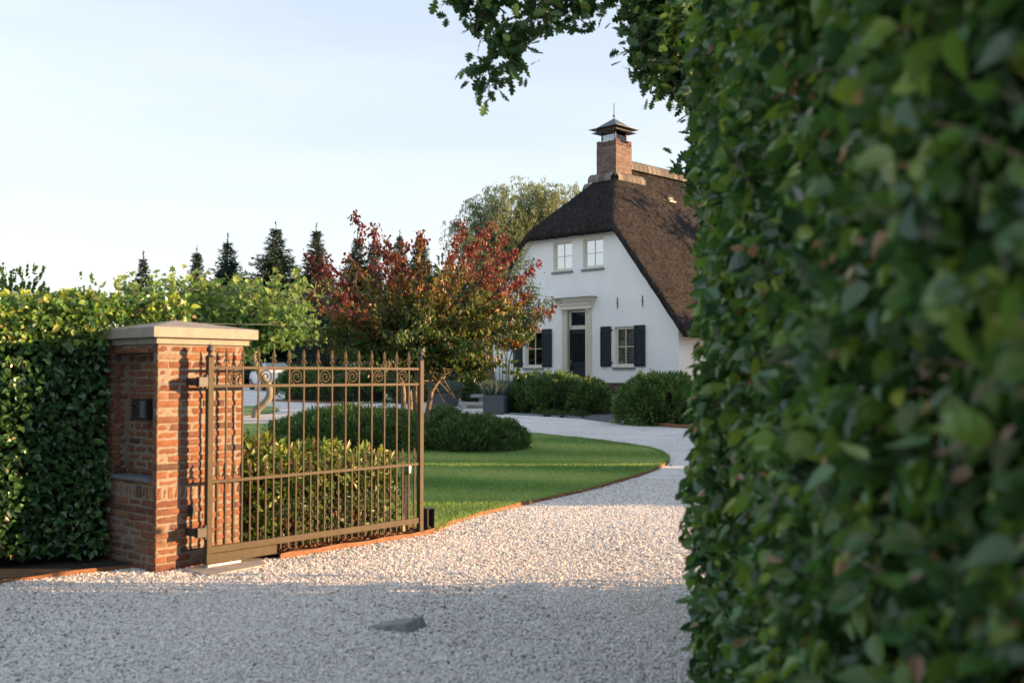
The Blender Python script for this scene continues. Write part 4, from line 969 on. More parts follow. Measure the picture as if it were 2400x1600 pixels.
# unseen hedge added behind the near hedge to shade lawn and side wall
g = Geo()
for A2, B2 in ((Vector((5.2, 12.4, 0)), Vector((6.05, 17.25, 0))), (Vector((6.1, 17.75, 0)), Vector((9.0, 36.3, 0))), (Vector((9.05, 36.5, 1.9)), Vector((9.55, 39.6, 1.9)))):  # the gap lets a light strip onto the lawn; raised end shades the wall
    dd_ = (B2 - A2).normalized(); nn2 = Vector((-dd_.y, dd_.x, 0)); ll = (B2 - A2).length
    face_leaves(g, A2, dd_, Z, nn2, ll, 2.15, 110, .16, .10); face_leaves(g, A2 + Z * 2.15, dd_, -nn2, Z, ll, 1.2, 110, .16, .14, None, .3); face_leaves(g, A2 - nn2 * 1.2, nn2, Z, -dd_, 1.2, 2.5, 110, .16, .06)
    core_box(g, A2 + dd_ * .12 - nn2 * .3, dd_, -nn2, ll - .24, .8, -.05, 2.0)
tag(g.build('clipped_hedge', [M['hornbeam'], M['twig'], M['core']]), 'unseen garden hedge added along the drive to shade the lawn and house side', 'hedge')

# ------------------------------------------------------------------ clipped and loose bushes
def yew(name, label, c, rx, ry, h, n, L=.09, wd=.028, group=None, tip=.3, shaggy=.4, m='yew', tm=SPRIG, rz=0, cat='bush', power=2.3, lump=.06):
    g = Geo(); c = Vector(c); z0 = c.z
    na = max(1, n // 9); ci = rng.integers(0, na, n)
    th = (rng.random(na) * 2 * np.pi)[ci] + rng.normal(0, .05 / max(rx, .3), n); ph = np.clip(np.arcsin(rng.random(na) ** .8)[ci] + rng.normal(0, .05 / max(h, .3), n), 0, 1.57); cdir = rng.normal(0, 1, (na, 3))[ci]; cd_ = rng.uniform(.91, 1.02, na)[ci]; ct = rng.random(na)[ci]
    cx_ = np.cos(ph) ** (2 / power) ; zz_ = np.sin(ph) ** (2 / power)
    d = np.stack([np.cos(th) * cx_, np.sin(th) * cx_, zz_], -1)
    lum = 1 + lump * (np.sin(th * 3 + ph * 4 + c.x) + .7 * np.sin(th * 7 - ph * 6 + c.y) + .6 * np.sin(th * 13 + ph * 11))
    p = d * np.array([rx, ry, h]) * (lum * (cd_ + rng.uniform(-.03, .02, n)))[:, None]
    nr = nrmz(d / np.array([rx, ry, h])); ax = nr + cdir * shaggy * .9 + rng.normal(0, .3, (n, 3)) + np.array([0, 0, .35])
    tone = np.clip(.30 * rng.random(n) + .25 * ct + .4 * (lum - .9) * 4 * rng.random(n) * tip + (ct < tip * .35) * rng.random(n) * .7, 0, 1)
    cs, sn = math.cos(rz), math.sin(rz); Rm = np.array([[cs, sn, 0], [-sn, cs, 0], [0, 0, 1]])
    scatter(g, tm, p @ Rm, ax @ Rm, unit(n) , rng.uniform(.6, 1.25, n) * L, rng.uniform(.7, 1.3, n) * wd, 0, tone)
    k = 20; V = []
    for i in range(9):
        f = math.pi / 2 * i / 8
        for j in range(k):
            a = 2 * math.pi * j / k; cc = max(math.cos(f), 0) ** (2 / power); ss = math.sin(f) ** (2 / power)
            v = np.array([math.cos(a) * cc * rx * .84, math.sin(a) * cc * ry * .84, ss * h * .84 - .03]); V.append(tuple(v @ Rm))
    Fq = [[i * k + j, i * k + (j + 1) % k, (i + 1) * k + (j + 1) % k, (i + 1) * k + j] for i in range(8) for j in range(k)]
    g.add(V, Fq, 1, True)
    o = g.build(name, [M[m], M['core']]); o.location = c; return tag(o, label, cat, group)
def base(px0, px1, py): a = G((px0 + px1) / 2, py); return a, (px1 - px0) / FPX * a.y / 2
c, r = base(612, 1016, 1062); yew('yew_mound', 'largest rounded yew mound on the lawn seen through the gate bars', c + Vector((0, .9, 0)), r * 1.04, 1.25, .84, 19000, tip=.7)
c, r = base(996, 1234, 1063); yew('yew_mound', 'low rounded yew mound on the lawn just past the open gate', c + Vector((0, .8, 0)), r * 1.02, .95, .67, 12000, tip=.25)
c, r = base(985, 1062, 1030); yew('yew_mound', 'partly hidden yew mound around the foot of the autumn tree', c + Vector((0, 2.2, 0)), r * 1.6, .9, .64, 6000, tip=.5)
# bushes by the house
c, r = base(1188, 1385, 971); yew('yew_bush', 'broad shaggy yew bush in front of the house door', c + Vector((.1, 1.5, .06)), r * 1.03, 1.3, 1.22, 11000, .16, .05, tip=.45, shaggy=.45, power=2.6)
c, r = base(1330, 1441, 971); yew('yew_bush', 'rounder yew bush between the broad bush and the dark brick path', c + Vector((0, .6, .05)), r, .85, 1.02, 7000, .15, .045, tip=.5, shaggy=.5)
c, r = base(1460, 1660, 1000); yew('yew_bush', 'shaggy bright tipped yew bush beside the brick path at the hedge end', c + Vector((0, 1.3, .05)), r, 1.2, 1.26, 12000, .18, .05, tip=.7, shaggy=.5, power=2.6)
c, r = base(1072, 1150, 945); yew('yew_bush', 'fine green shrub standing behind the concrete steps', c + Vector((0, 2.0, .1)), r * 1.15, .9, 1.5, 6000, .2, .03, tip=.5, shaggy=.6)
c, r = base(630, 912, 942); yew('yew_hedge', 'long low yew hedge beyond the gravel in front of the parked cars', c + Vector((0, 1.2, 0)), r * 1.03, 1.2, 1.38, 14000, .17, .05, tip=.6, shaggy=.5, power=4, cat='hedge', rz=R(-6))
c, r = base(905, 1000, 945); yew('yew_hedge', 'darker low yew hedge behind the thin tree trunks', c + Vector((0, 1.6, 0)), r * 1.1, 1.0, 1.5, 6000, .17, .05, tip=.2, shaggy=.5, power=3.2, cat='hedge')
ribbon('edging_strip', smooth_path(gpts([(632, 939), (700, 942), (770, 945), (830, 947)]), 5), .08, .02, M['corten'], 'rusty edging strip at the foot of the long yew hedge', 'edging')
for k, (px, py, w) in enumerate(((1258, 973, 24), (1285, 976, 26), (1303, 974, 22), (1322, 978, 24), (1345, 979, 26), (1360, 978, 14), (1374, 974, 14), (1442, 950, 26), (1452, 944, 22), (1428, 955, 18), (905, 944, 20), (925, 945, 22), (945, 946, 22))):
    c, r = base(px - w / 2, px + w / 2, py); c.z += raised(c)
    lab = 'small round green cushion plant along the stone edging by the house' if k < 7 else ('small round green cushion plant behind the dark brick path' if k < 10 else 'small round green cushion plant seen between the gate bars')
    yew('cushion_plant', lab, c, r * 1.1, r, r * 1.1, 260, .07, .012, ('cushion plants along the edging' if k < 7 else 'cushion plants behind the path' if k < 10 else 'cushion plants beyond the gate'), m='cushion', tm=DIAM, cat='cushion plant', shaggy=.25)
# laurel behind the gate
g = Geo(); n = 7600; t_ = .55 + rng.random(n) * 1.68; hmax = .98 - .22 * (t_ - .5) / 1.7
nn = -(.12 + .95 * rng.random(n)); zq = rng.random(n) ** .75
edge = (np.abs(nn + .6) > .36) | (zq > .8) | (t_ > 2.1)
hh = hmax * zq * (1 - .25 * ((nn + .58) / .5) ** 2) + .05 * np.sin(t_ * 9) + .03
pos = np.stack([GATE0.x + GD.x * t_ + GN.x * nn, GATE0.y + GD.y * t_ + GN.y * nn, np.maximum(hh, .03)], -1)
gn = np.array([GN.x, GN.y, 0.0])
ax = rng.normal(0, .55, (n, 3)) + np.array([0, 0, .45]) + gn * (-(nn + .6) * -.6)[:, None] * 1.0
tone = np.clip(rng.beta(2, 2, n) * .6 + .3 * (zq > .75), 0, .86); br = rng.random(n) < .07 + .18 * (zq < .3); tone[br] = rng.uniform(.9, 1, br.sum())
ln = rng.uniform(.06, .13, n); scatter(g, ELLIP, pos, ax, rng.normal(0, .6, (n, 3)) + np.array([0, 0, .6]) + gn * .5, ln, ln * rng.uniform(.28, .42, n), 0, tone, True)
for k in range(60):
    a = random.uniform(.65, 2.15); b = -random.uniform(.25, .95); p = gp(a, b); hgt = random.uniform(.5, .85) * (.98 - .22 * (a - .5) / 1.7)
    g.tube([p + Z * .02, p + Z * hgt * .5 + Vector((random.gauss(0, .04), random.gauss(0, .04), 0)), p + Z * hgt + Vector((random.gauss(0, .08), random.gauss(0, .08), 0))], [.008, .006, .003], 5, mat=1)
core_box(g, gp(.7, -.42), GD, -GN, 1.4, .4, .03, .62)
tag(g.build('laurel_bush', [M['laurel'], M['twig'], M['core']]), 'glossy yellow green leafy bush growing right behind the iron gate', 'bush')
g = Geo(); n = 1500; t_ = .7 + rng.random(n) * 1.75; nn = -rng.random(n) * .5
scatter(g, OVATE, np.stack([GATE0.x + GD.x * t_ + GN.x * nn, GATE0.y + GD.y * t_ + GN.y * nn, np.full(n, .045)], -1), np.concatenate([rng.normal(size=(n, 2)), np.zeros((n, 1))], 1), rng.normal(0, .4, (n, 3)) + [0, 0, 1], rng.uniform(.03, .07, n), rng.uniform(.02, .04, n), 0, rng.random(n))
tag(g.build('leaf_litter', M['rust_leaf']), 'brown leaf litter on the soil under the gate', 'leaves', kind='stuff')

# ------------------------------------------------------------------ trees
def grow(p0, p1, bend=.15, n=8, sag=0.0):
    p0, p1 = np.array(tuple(p0), float), np.array(tuple(p1), float); L = np.linalg.norm(p1 - p0); t = np.linspace(0, 1, n)[:, None]
    w = rng.normal(0, bend * L, 3); w2 = rng.normal(0, bend * L * .5, 3)
    return p0 + (p1 - p0) * t + w * np.sin(t * math.pi) + w2 * np.sin(t * 2 * math.pi) + np.array([0, 0, -sag * L]) * np.sin(t * math.pi)
# autumn coloured tree on the lawn
def autumn_tree():
    Y = 22.3; t = thing('autumn_tree', 'spreading multi stemmed tree with red tips and green inner leaves on the lawn', 'tree', (-1.9, Y, gz(Y)))
    tr = Geo(); cr = Geo()
    bases = [at(963, 985, Y), at(980, 985, Y - .3), at(990, 985, Y + .2), at(938, 985, Y + .5), at(972, 985, Y + .6)]
    for b in bases: b.z = gz(b.y) - .02
    knees = [[at(960, 920, Y), at(950, 860, Y)], [at(985, 925, Y - .3), at(972, 860, Y - .3)], [at(1008, 935, Y + .2), at(1015, 910, Y + .2), at(1050, 860, Y + .1)], [at(946, 930, Y + .5), at(935, 880, Y + .5), at(905, 830, Y + .6)], [at(975, 900, Y + .7), at(985, 840, Y + .8)]]
    stems = []
    for b, k in zip(bases, knees):
        P = smooth_path([b] + k, 5); stems.append(P); tr.tube(P, np.linspace(.065, .04, len(P)), 8)
    tips = [(832, 503), (880, 548), (905, 560), (950, 570), (985, 545), (1085, 523), (1150, 522), (1185, 545), (1120, 560), (1205, 590), (1262, 615), (1225, 650), (1235, 690), (1290, 728), (1255, 765), (1225, 800), (1170, 850), (1140, 880), (1085, 850),
            (717, 595), (730, 640), (760, 600), (722, 690), (735, 770), (715, 800), (770, 815), (820, 830), (860, 835), (905, 840), (1000, 850), (1050, 830), (800, 690), (850, 640), (1010, 620), (1060, 600), (1040, 690), (960, 660), (930, 740), (880, 760), (1100, 700), (1150, 760), (1090, 790), (1010, 780), (1190, 700), (780, 740), (820, 600), (1140, 640)]
    leafp, leafa, leaft = [], [], []; toff = [0.0]
    def leafed(P, dens, jit):
        P = np.array(P); L = np.linalg.norm(np.diff(P, axis=0), axis=1).sum(); n = int(L * dens)
        if n < 1: return
        q = rng.random(n) ** .8 * (len(P) - 1) * .999; i = q.astype(int); f = (q - i)[:, None]; p = P[i] * (1 - f) + P[i + 1] * f
        leaft.append(np.full(n, toff[0])); leafp.append(p + rng.normal(0, jit, (n, 3))); leafa.append(rng.normal(0, .45, (n, 3)) + np.array([0, 0, -.8]))
    for k, (px, py) in enumerate(tips * 2):
        toff[0] = rng.normal(0, .08); rep = k // len(tips); dy = rng.normal(0, .55) if rep == 0 else rng.normal(0, 1.2); 
        if rep: px += (985 - px) * random.uniform(0, .25) + rng.normal(0, 22); py += abs(rng.normal(0, 40)) + 30
        tip = at(px, py, Y + dy)
        st = stems[k % 5]; s0 = st[int(len(st) * random.uniform(.75, .99)) - 1]
        r_ = (px - 985) / 280; mid = s0.lerp(tip, .55); mid.z += .25 if py > 700 else .05
        P = smooth_path([s0, Vector(s0).lerp(mid, .5) + Vector(rng.normal(0, .10, 3)), mid, tip], 5)
        tr.tube(P, np.linspace(.032 if rep == 0 else .02, .005, len(P)), 5, cap=False)
        A_ = np.array([tuple(p) for p in P]); leafed(A_[4:], 72 if rep == 0 else 46, .055)
        for j in range(11 if rep else 14):
            i0 = random.randint(4, len(P) - 1); a0 = A_[i0]; fr_ = (i0 - 4) / max(1, len(P) - 5); ln = random.uniform(.3, .85) * (1.2 - (.98 if rep == 0 else .75) * fr_ ** 1.2)
            d = rng.normal(0, 1, 3); d[2] = abs(d[2]) * .25 + .1; d /= np.linalg.norm(d); e = a0 + d * ln
            tw = grow(a0, e, .08, 5, .08); tr.tube(tw, np.linspace(.008, .003, 5), 3, cap=False); leafed(tw, 40, .05)
    p = np.concatenate(leafp); a = np.concatenate(leafa); tf_ = np.concatenate(leaft)
    kp = (p[:, 2] > 1.80 + rng.normal(0, .12, len(p))) | ((p[:, 0] > -1.15) & (p[:, 2] > 1.45)); p = p[kp]; a = a[kp]; tf_ = tf_[kp]; n = len(p)
    ze = (p[:, 2] - 1.8) / 3.4; xe = np.abs(p[:, 0] + 1.9) / 2.6
    tone = .15 + .68 * np.clip(ze, 0, 1.2) + .22 * np.clip(xe, 0, 1.2) ** 2 + rng.normal(0, .06, n) + tf_ + .06 * np.sin(p[:, 0] * 3 + p[:, 2] * 4)
    rr = rng.random(n) < .03; tone[rr] = rng.uniform(.8, 1, rr.sum())
    L = rng.uniform(.065, .115, n); scatter(cr, OVATE, p, a, rng.normal(0, .8, (n, 3)) + np.array([.2, -.2, .6]), L, L * .66, 0, np.clip(tone, 0, 1))
    t['n'] = n
    loc = Vector(t.location)
    for gg, nm, m in ((tr, 'trunk', M['bark_tan']), (cr, 'crown', M['parrotia'])):
        o = gg.build(nm, m, t); o.location = -loc
    print('autumn leaves', n)
    del t['n']
autumn_tree()
# oak overhead
def oak(name, label, base_, limbs, dens, leafL, depth_=True, extra=None):
    t = thing(name, label, 'tree', base_); tr = Geo(); cr = Geo(); pos = []
    loc = Vector(base_)
    tops = base_ + Vector((0, 0, 4.2))
    tr.tube(smooth_path([base_ - Z * .1, base_ + Vector((.05, 0, 1.5)), base_ + Vector((-.05, .1, 3.0)), base_ + Vector((0, 0, 4.6)), base_ + Vector((.2, 0, 7.0))], 5), np.linspace(.27, .10, 21), 10)
    for L_ in limbs:
        P = smooth_path(L_['p'], 6); m = len(P); tr.tube(P, np.linspace(L_.get('r', .06), .008, m), 6, cap=False); A_ = np.array([tuple(p) for p in P])
        for j in range(L_['n']):
            i0 = random.randint(int(m * L_.get('from', .25)), m - 1); a0 = A_[i0]; d = rng.normal(0, 1, 3) * L_.get('spread', np.array([1, .8, .8])); d /= np.linalg.norm(d) + 1e-9
            d[2] += L_.get('drop', -.25); ln = random.uniform(.5, 1) * L_['tw']; e = a0 + d * ln
            tw = grow(a0, e, .10, 5, .05); tr.tube(tw, np.linspace(.009, .003, 5), 4, cap=False)
            for q in tw[1:]:
                k = random.randint(*L_.get('k', (1, 3))); pos.append(q + rng.normal(0, .05, (k, 3)))
            for s_i in range(3):
                b0 = tw[random.randint(1, 4)]; e2 = b0 + rng.normal(0, 1, 3) * ln * .28; tr.tube([b0, (b0 + e2) / 2 + rng.normal(0, .01, 3), e2], [.004, .003, .002], 3, cap=False)
                k = random.randint(3, 6); pos.append(e2 + rng.normal(0, .055, (k, 3)))
    p = np.concatenate(pos); n = len(p)
    ax = rng.normal(0, .8, (n, 3)) + np.array([-.1, 0, -.25]); L = rng.uniform(.75, 1.25, n) * leafL
    scatter(cr, OAK, p, ax, rng.normal(0, .6, (n, 3)) + np.array([0, 0, .8]), L, L * .85, 0, rng.beta(2, 2.5, n))
    for gg, nm, m in ((tr, 'trunk', M['bark']), (cr, 'crown', M['oak'])):
        o = gg.build(nm, m, t); o.location = -loc
    return t
OB = Vector((3.6, 13.2, 0)); D = 8.0
def A3(px, py, y): return at(px, py, y)
limb = [
    {'p': [OB + Z * 4.2, A3(1850, -60, 10.5), A3(1600, -40, 9.0), A3(1440, -30, 8.2), A3(1300, 0, 8.0), A3(1245, 40, 8.0), A3(1200, 90, 8.0), A3(1140, 150, 7.95)], 'n': 18, 'tw': .22, 'k': (1, 2), 'from': .55, 'r': .06, 'drop': -.35},
    {'p': [A3(1360, -30, 8.1), A3(1200, -40, 8.0), A3(1150, -10, 8.0), A3(1115, 70, 8.0)], 'n': 14, 'tw': .17, 'from': .3, 'r': .015, 'k': (1, 2)},
    {'p': [A3(1600, -40, 9), A3(1500, -50, 8.4), A3(1400, -25, 8.2), A3(1330, -5, 8.1)], 'n': 11, 'tw': .17, 'from': .3, 'r': .02, 'drop': -.3},
    {'p': [A3(1120, -40, 8.0), A3(1085, -25, 8.0), A3(1062, -8, 8.0)], 'n': 6, 'tw': .09, 'from': .3, 'r': .01},
    {'p': [OB + Z * 4.0, A3(1900, 60, 10), A3(1700, 40, 8.6), A3(1590, 50, 8.2), A3(1545, 110, 8.0)], 'n': 60, 'tw': .30, 'from': .45, 'r': .06},
    {'p': [OB + Z * 3.6, A3(1850, 100, 10), A3(1680, 110, 8.8), A3(1640, 150, 8.4), A3(1615, 185, 8.2)], 'n': 70, 'tw': .28, 'from': .45, 'r': .05, 'k': (2, 4)},
    {'p': [OB + Z * 3.3, A3(1860, 250, 10), A3(1720, 230, 9.0), A3(1700, 290, 8.6), A3(1690, 340, 8.4)], 'n': 60, 'tw': .27, 'from': .45, 'r': .05, 'k': (2, 4)},
    {'p': [OB + Z * 2.9, A3(1800, 330, 10), A3(1700, 350, 9.0), A3(1690, 390, 8.6), A3(1660, 405, 8.4)], 'n': 45, 'tw': .22, 'from': .5, 'r': .04, 'k': (2, 4)},
    {'p': [OB + Z * 4.6, A3(1900, -160, 10), A3(1700, -130, 8.8), A3(1590, -60, 8.4), A3(1530, -10, 8.2)], 'n': 60, 'tw': .34, 'from': .4, 'r': .05, 'k': (2, 4)},
]
for k in range(14):
    a = random.uniform(-1.2, 1.6); rr = random.uniform(2.0, 4.2); e = OB + Vector((rr * math.cos(a) + .6, rr * math.sin(a) * .9, random.uniform(4.5, 8.5)))
    limb.append({'p': [OB + Z * random.uniform(3.6, 6.4), OB.lerp(e, .5) + Z * 2.6, e], 'n': 26, 'tw': .8, 'from': .3, 'r': .05, 'k': (2, 4)})
oak('oak_tree', 'oak tree whose lobed leaves hang over the drive above the tall hedge', OB, limb, 1, .115)
OB2 = Vector((17.0, 45.4, .4)); limb2 = []
for k in range(26):
    a = random.uniform(0, 6.28); rr = random.uniform(1.5, 4.6); e = OB2 + Vector((rr * math.cos(a), rr * math.sin(a), random.uniform(3.0, 9.8)))
    limb2.append({'p': [OB2 + Z * random.uniform(2.6, 6.4), OB2.lerp(e, .5) + Z * 2.0, e], 'n': 26, 'tw': 1.1, 'from': .3, 'r': .06, 'k': (2, 4)})
oak('oak_tree', 'further oak tree standing behind the hedges beside the house', OB2, limb2, 1, .26)

# trained plane trees
def plane_tree(label, trunk, cx, cy, w, d, z0, z1, n, group=None):
    t = thing('plane_tree', label, 'tree', trunk[0], group=group); loc = Vector(trunk[0]); tr = Geo(); cr = Geo()
    P = smooth_path(trunk, 6); tr.tube(P, np.linspace(.125, .085, len(P)), 10); top_ = P[-1]; pos = []; ends = []
    for k in range(26):
        e = Vector((cx + random.uniform(-.5, .5) * w, cy + random.uniform(-.5, .5) * d, random.uniform(z0 + .2, z1)))
        m_ = Vector((top_.x * .5 + e.x * .5, top_.y * .5 + e.y * .5, z0 + random.uniform(.1, .5)))
        b = smooth_path([top_ - Z * random.uniform(0, .12), m_, e], 5); tr.tube(b, np.linspace(.04, .01, len(b)), 5, cap=False)
        ends.append(np.array(tuple(b[-1])))
        for q in b[3:]: pos.append(np.array(tuple(q)) + rng.normal(0, .28, (int(n / 26 / 9), 3)))
    sh = rng.random((26, 3)) * [w, d, 0] + [cx - w / 2, cy - d / 2, z1 - .2]
    for q_, s_ in enumerate(sh):
        tr.tube(grow(ends[q_], s_, .04, 4), .012, 4, cap=False); h = random.uniform(.2, .75); e = s_ + np.array([random.gauss(0, .12), random.gauss(0, .12), h]); tr.tube([s_, e], [.012, .005], 4, cap=False)
        k = int(6 + h * 10); q = rng.random((k, 1)); pos.append(s_ + (e - s_) * q + rng.normal(0, .09, (k, 3)))
    p = np.concatenate(pos); m_ = len(p); L = rng.uniform(.13, .25, m_)
    scatter(cr, PLANE_L, p, rng.normal(0, .7, (m_, 3)) + np.array([0, 0, -.5]), rng.normal(0, .5, (m_, 3)) + np.array([.1, -.5, .7]), L, L * 1.05, 0, np.clip(.25 + .4 * (p[:, 2] - z0) / (z1 - z0) + rng.normal(0, .2, m_), 0, 1))
    for gg, nm, m in ((tr, 'trunk', M['bark_pale']), (cr, 'crown', M['plane'])):
        o = gg.build(nm, m, t); o.location = -loc
    g = Geo()
    for q in (-.35, .0, .35): g.tube([(cx - w * .52, cy + d * q, z0 + .42 + random.uniform(-.04, .04)), (cx + w * .52, cy + d * q - .2, z0 + .36 + random.uniform(-.04, .04))], .02, 5)
    for q in (-.3, .3): g.tube([(cx + w * q, cy - d * .5, z0 + .44), (cx + w * q, cy + d * .5, z0 + .44)], .02, 5)
    o = g.build('bamboo_frame', M['bamboo'], t); o.location = -loc
PY = 31.6
trunk = [G(596, 981), at(602, 960, PY), at(622, 943, PY), at(632, 925, PY), at(630, 905, PY), at(617, 885, PY), at(603, 862, PY), at(596, 840, PY), at(590, 815, PY), at(598, 795, PY)]
trunk[0] = Vector((trunk[1].x - .05, PY, gz(PY) - .03))
c = at(575, 790, PY); plane_tree('flat topped plane tree with a curved pale trunk beyond the gate', trunk, c.x - .05, PY, 4.2, 3.0, c.z - .05, at(600, 672, PY).z, 3600)
b0 = at(432, 985, PY + .8); b0.z = gz(PY + .8) - .03
plane_tree('flat topped plane tree mostly hidden behind the brick pillar and hedge', [b0, b0 + Vector((.1, 0, 1.2)), b0 + Vector((-.05, 0, 2.2)), b0 + Vector((0, 0, 2.7))], at(415, 790, PY + .8).x, PY + .8, 3.6, 3.0, c.z, at(430, 672, PY).z, 2600)

# slim tree in front of the facade
def slim_tree():
    Y = 37.2; c = at(1188, 930, Y); c.z = gz(Y) + .1; t = thing('slim_tree', 'slim multi stemmed tree with small dark leaves against the white facade', 'tree', c); tr = Geo(); cr = Geo(); pos = []
    for px, px2, py2 in ((1172, 1150, 740), (1180, 1185, 700), (1186, 1200, 640), (1192, 1225, 660), (1197, 1240, 700), (1202, 1215, 600), (1183, 1170, 650), (1195, 1260, 740)):
        P = smooth_path([at(px, 930, Y) * 1, at(px + random.uniform(-4, 4), 850, Y), at((px + px2) / 2, 780, Y), at(px2, py2, Y)], 6); P[0].z = gz(Y)
        tr.tube(P, np.linspace(.028, .009, len(P)), 6)
        A_ = np.array([tuple(p) for p in P])
        for j in range(16):
            a0 = A_[random.randint(9, len(A_) - 1)]; e = a0 + np.array([random.gauss(.35, .5), random.gauss(0, .4), random.uniform(.1, .75)]); tw = grow(a0, e, .07, 6); tr.tube(tw, np.linspace(.009, .003, 6), 3, cap=False)
            for q in tw[1:]: pos.append(q + rng.normal(0, .06, (9, 3)))
    for px, py in ((1300, 700), (1288, 735), (1262, 640), (1272, 690), (1250, 610)):
        P = smooth_path([at(1205, 800, Y), at(1235, (800 + py) / 2 + 10, Y), at(px - 12, py, Y)], 6); tr.tube(P, np.linspace(.014, .004, len(P)), 4, cap=False)
        for q in P[4:]: pos.append(np.array(tuple(q)) + rng.normal(0, .11, (16, 3)))
    p = np.concatenate(pos); n = len(p); L = rng.uniform(.05, .095, n)
    scatter(cr, OVATE, p, rng.normal(0, .7, (n, 3)) + [0, 0, -.5], rng.normal(0, .7, (n, 3)) + [0, -.3, .6], L, L * .65, 0, rng.random(n))
    for gg, nm, m in ((tr, 'trunk', M['bark_pale']), (cr, 'crown', M['birch_leaf'])):
        o = gg.build(nm, m, t); o.location = -c
slim_tree()
# thick pale trunk beside it, its crown lost in the red tree
Y = 38.6; g = Geo(); b = at(1149, 935, Y); b.z = gz(Y); t = thing('trained_tree', 'thick grey trunk rising behind the planters into the foliage', 'tree', b)
g.tube([(0, 0, -.05), (.02, 0, 1.2), (-.03, 0, 2.4), (-.1, .1, 3.6)], [.16, .14, .13, .09], 10); g.build('trunk', M['bark'], t)
g = Geo(); n = 1500; p = rng.normal(0, 1, (n, 3)) * [.8, .7, .55] + [-.4, .1, 4.0]; L = rng.uniform(.07, .12, n); scatter(g, OVATE, p, rng.normal(0, .8, (n, 3)), unit(n), L, L * .65, 0, rng.random(n)); g.build('crown', M['birch_leaf'], t)

# willow behind the house
def willow():
    Y = 60.0; c = at(1190, 880, Y); c.z = gz(Y); t = thing('willow_tree', 'tall pale willow with hanging twigs behind the thatched roof', 'tree', c); tr = Geo(); cr = Geo()
    f0 = at(1195, 690, Y); P = smooth_path([c, c.lerp(f0, .5) + Vector((.15, 0, 0)), f0], 6); tr.tube(P, np.linspace(.34, .2, len(P)), 9)
    ends = [(1075, 520), (1110, 465), (1150, 450), (1190, 440), (1225, 428), (1262, 432), (1300, 445), (1340, 440), (1095, 560), (1135, 520), (1180, 500), (1230, 500), (1280, 490), (1320, 480), (1240, 570), (1160, 580), (1200, 560), (1110, 610), (1270, 455), (1355, 470), (1180, 465), (1215, 470)]
    pos = []; axs = []
    for k, (px, py) in enumerate(ends * 2):
        e = at(px + (k // 22) * random.gauss(0, 15), py + (k // 22) * random.uniform(5, 40), Y + random.gauss(0, 1.3)); P = grow(f0 + Vector((0, 0, random.uniform(-1, .3))), e, .06, 10, -.10); tr.tube(P, np.linspace(.08, .012, 10), 5, cap=False)
        for j in range(60):
            a0 = P[random.randint(3, 9)] + rng.normal(0, .25, 3); ln = random.uniform(.5, 1.6); d = np.array([random.gauss(0, .25), random.gauss(0, .25), -1.0]); st = np.array([random.gauss(0, .35), random.gauss(0, .35), random.uniform(.1, .45)])
            m_ = 26; q = np.linspace(0, 1, m_)[:, None]; pts = a0 + st * np.sin(q * 2.2) + d * ln * q ** 1.5
            pos.append(pts + rng.normal(0, .05, (m_, 3))); axs.append(np.tile(d, (m_, 1)) + rng.normal(0, .5, (m_, 3)))
    p = np.concatenate(pos); n = len(p); scatter(cr, DIAM, p, np.concatenate(axs), unit(n), rng.uniform(.14, .28, n), rng.uniform(.04, .065, n), 0, rng.random(n))
    for gg, nm, m in ((tr, 'trunk', M['bark']), (cr, 'crown', M['willow'])):
        o = gg.build(nm, m, t); o.location = -c
willow()
# spruces
def spruce(px, ptop, Y, hw, label, thin=1.0, seed=0):
    top_ = at(px, ptop, Y); b = Vector((top_.x, Y, gz(Y))); Ht = top_.z - b.z; t = thing('spruce_tree', label, 'tree', b, group=None); tr = Geo(); cr = Geo()
    tr.tube([(0, 0, -.1), (0, 0, Ht * .6), (0, 0, Ht)], [.16, .08, .012], 7)
    pos, axs, ln_ = [], [], []
    z = Ht * .06
    while z < Ht - .5:
        f = 1 - z / Ht; r = hw * 2.4 * f ** 1.2 * random.uniform(.75, 1.15) + .04; nb = int(4 + 5 * f) + 1; a0 = random.random() * 6.28
        for k in range(nb):
            a = a0 + k * 6.283 / nb + random.gauss(0, .2); rr = r * random.uniform(.65, 1.15); m_ = max(4, int(rr * 11 * thin)); q = np.linspace(.06, 1, m_)
            droop = (.10 + .25 * f); x = q * rr; zz_ = z - droop * x + .30 * q ** 3 * rr * .5
            bx_ = np.stack([np.cos(a) * x, np.sin(a) * x, zz_], -1)
            tr.tube(bx_[[0, m_ // 2, m_ - 1]], [.02, .012, .004], 3, cap=False)
            for w_ in (-1, 1, 0, 0):
                pos.append(bx_ + rng.normal(0, .05, (m_, 3))); d = np.array([math.cos(a + w_ * .9), math.sin(a + w_ * .9), .05 if w_ else random.choice((-.5, .35))]); axs.append(np.tile(d, (m_, 1)) + rng.normal(0, .25, (m_, 3))); ln_.append(.14 + .30 * (1 - q) * min(1, rr) + rng.random(m_) * .14)
        z += .19 + .17 * f
    m_ = 12; pos.append(np.stack([rng.normal(0, .015, m_), rng.normal(0, .015, m_), np.linspace(Ht - .9, Ht, m_)], -1)); axs.append(rng.normal(0, .35, (m_, 3)) + [0, 0, 1]); ln_.append(np.full(m_, .2))
    p = np.concatenate(pos); n = len(p); scatter(cr, SPRIG, p, np.concatenate(axs), unit(n) * .6 + [0, 0, 1], np.concatenate(ln_), .14, 0, rng.random(n) * .7)
    tr.build('trunk', M['bark'], t); cr.build('crown', M['spruce'], t)
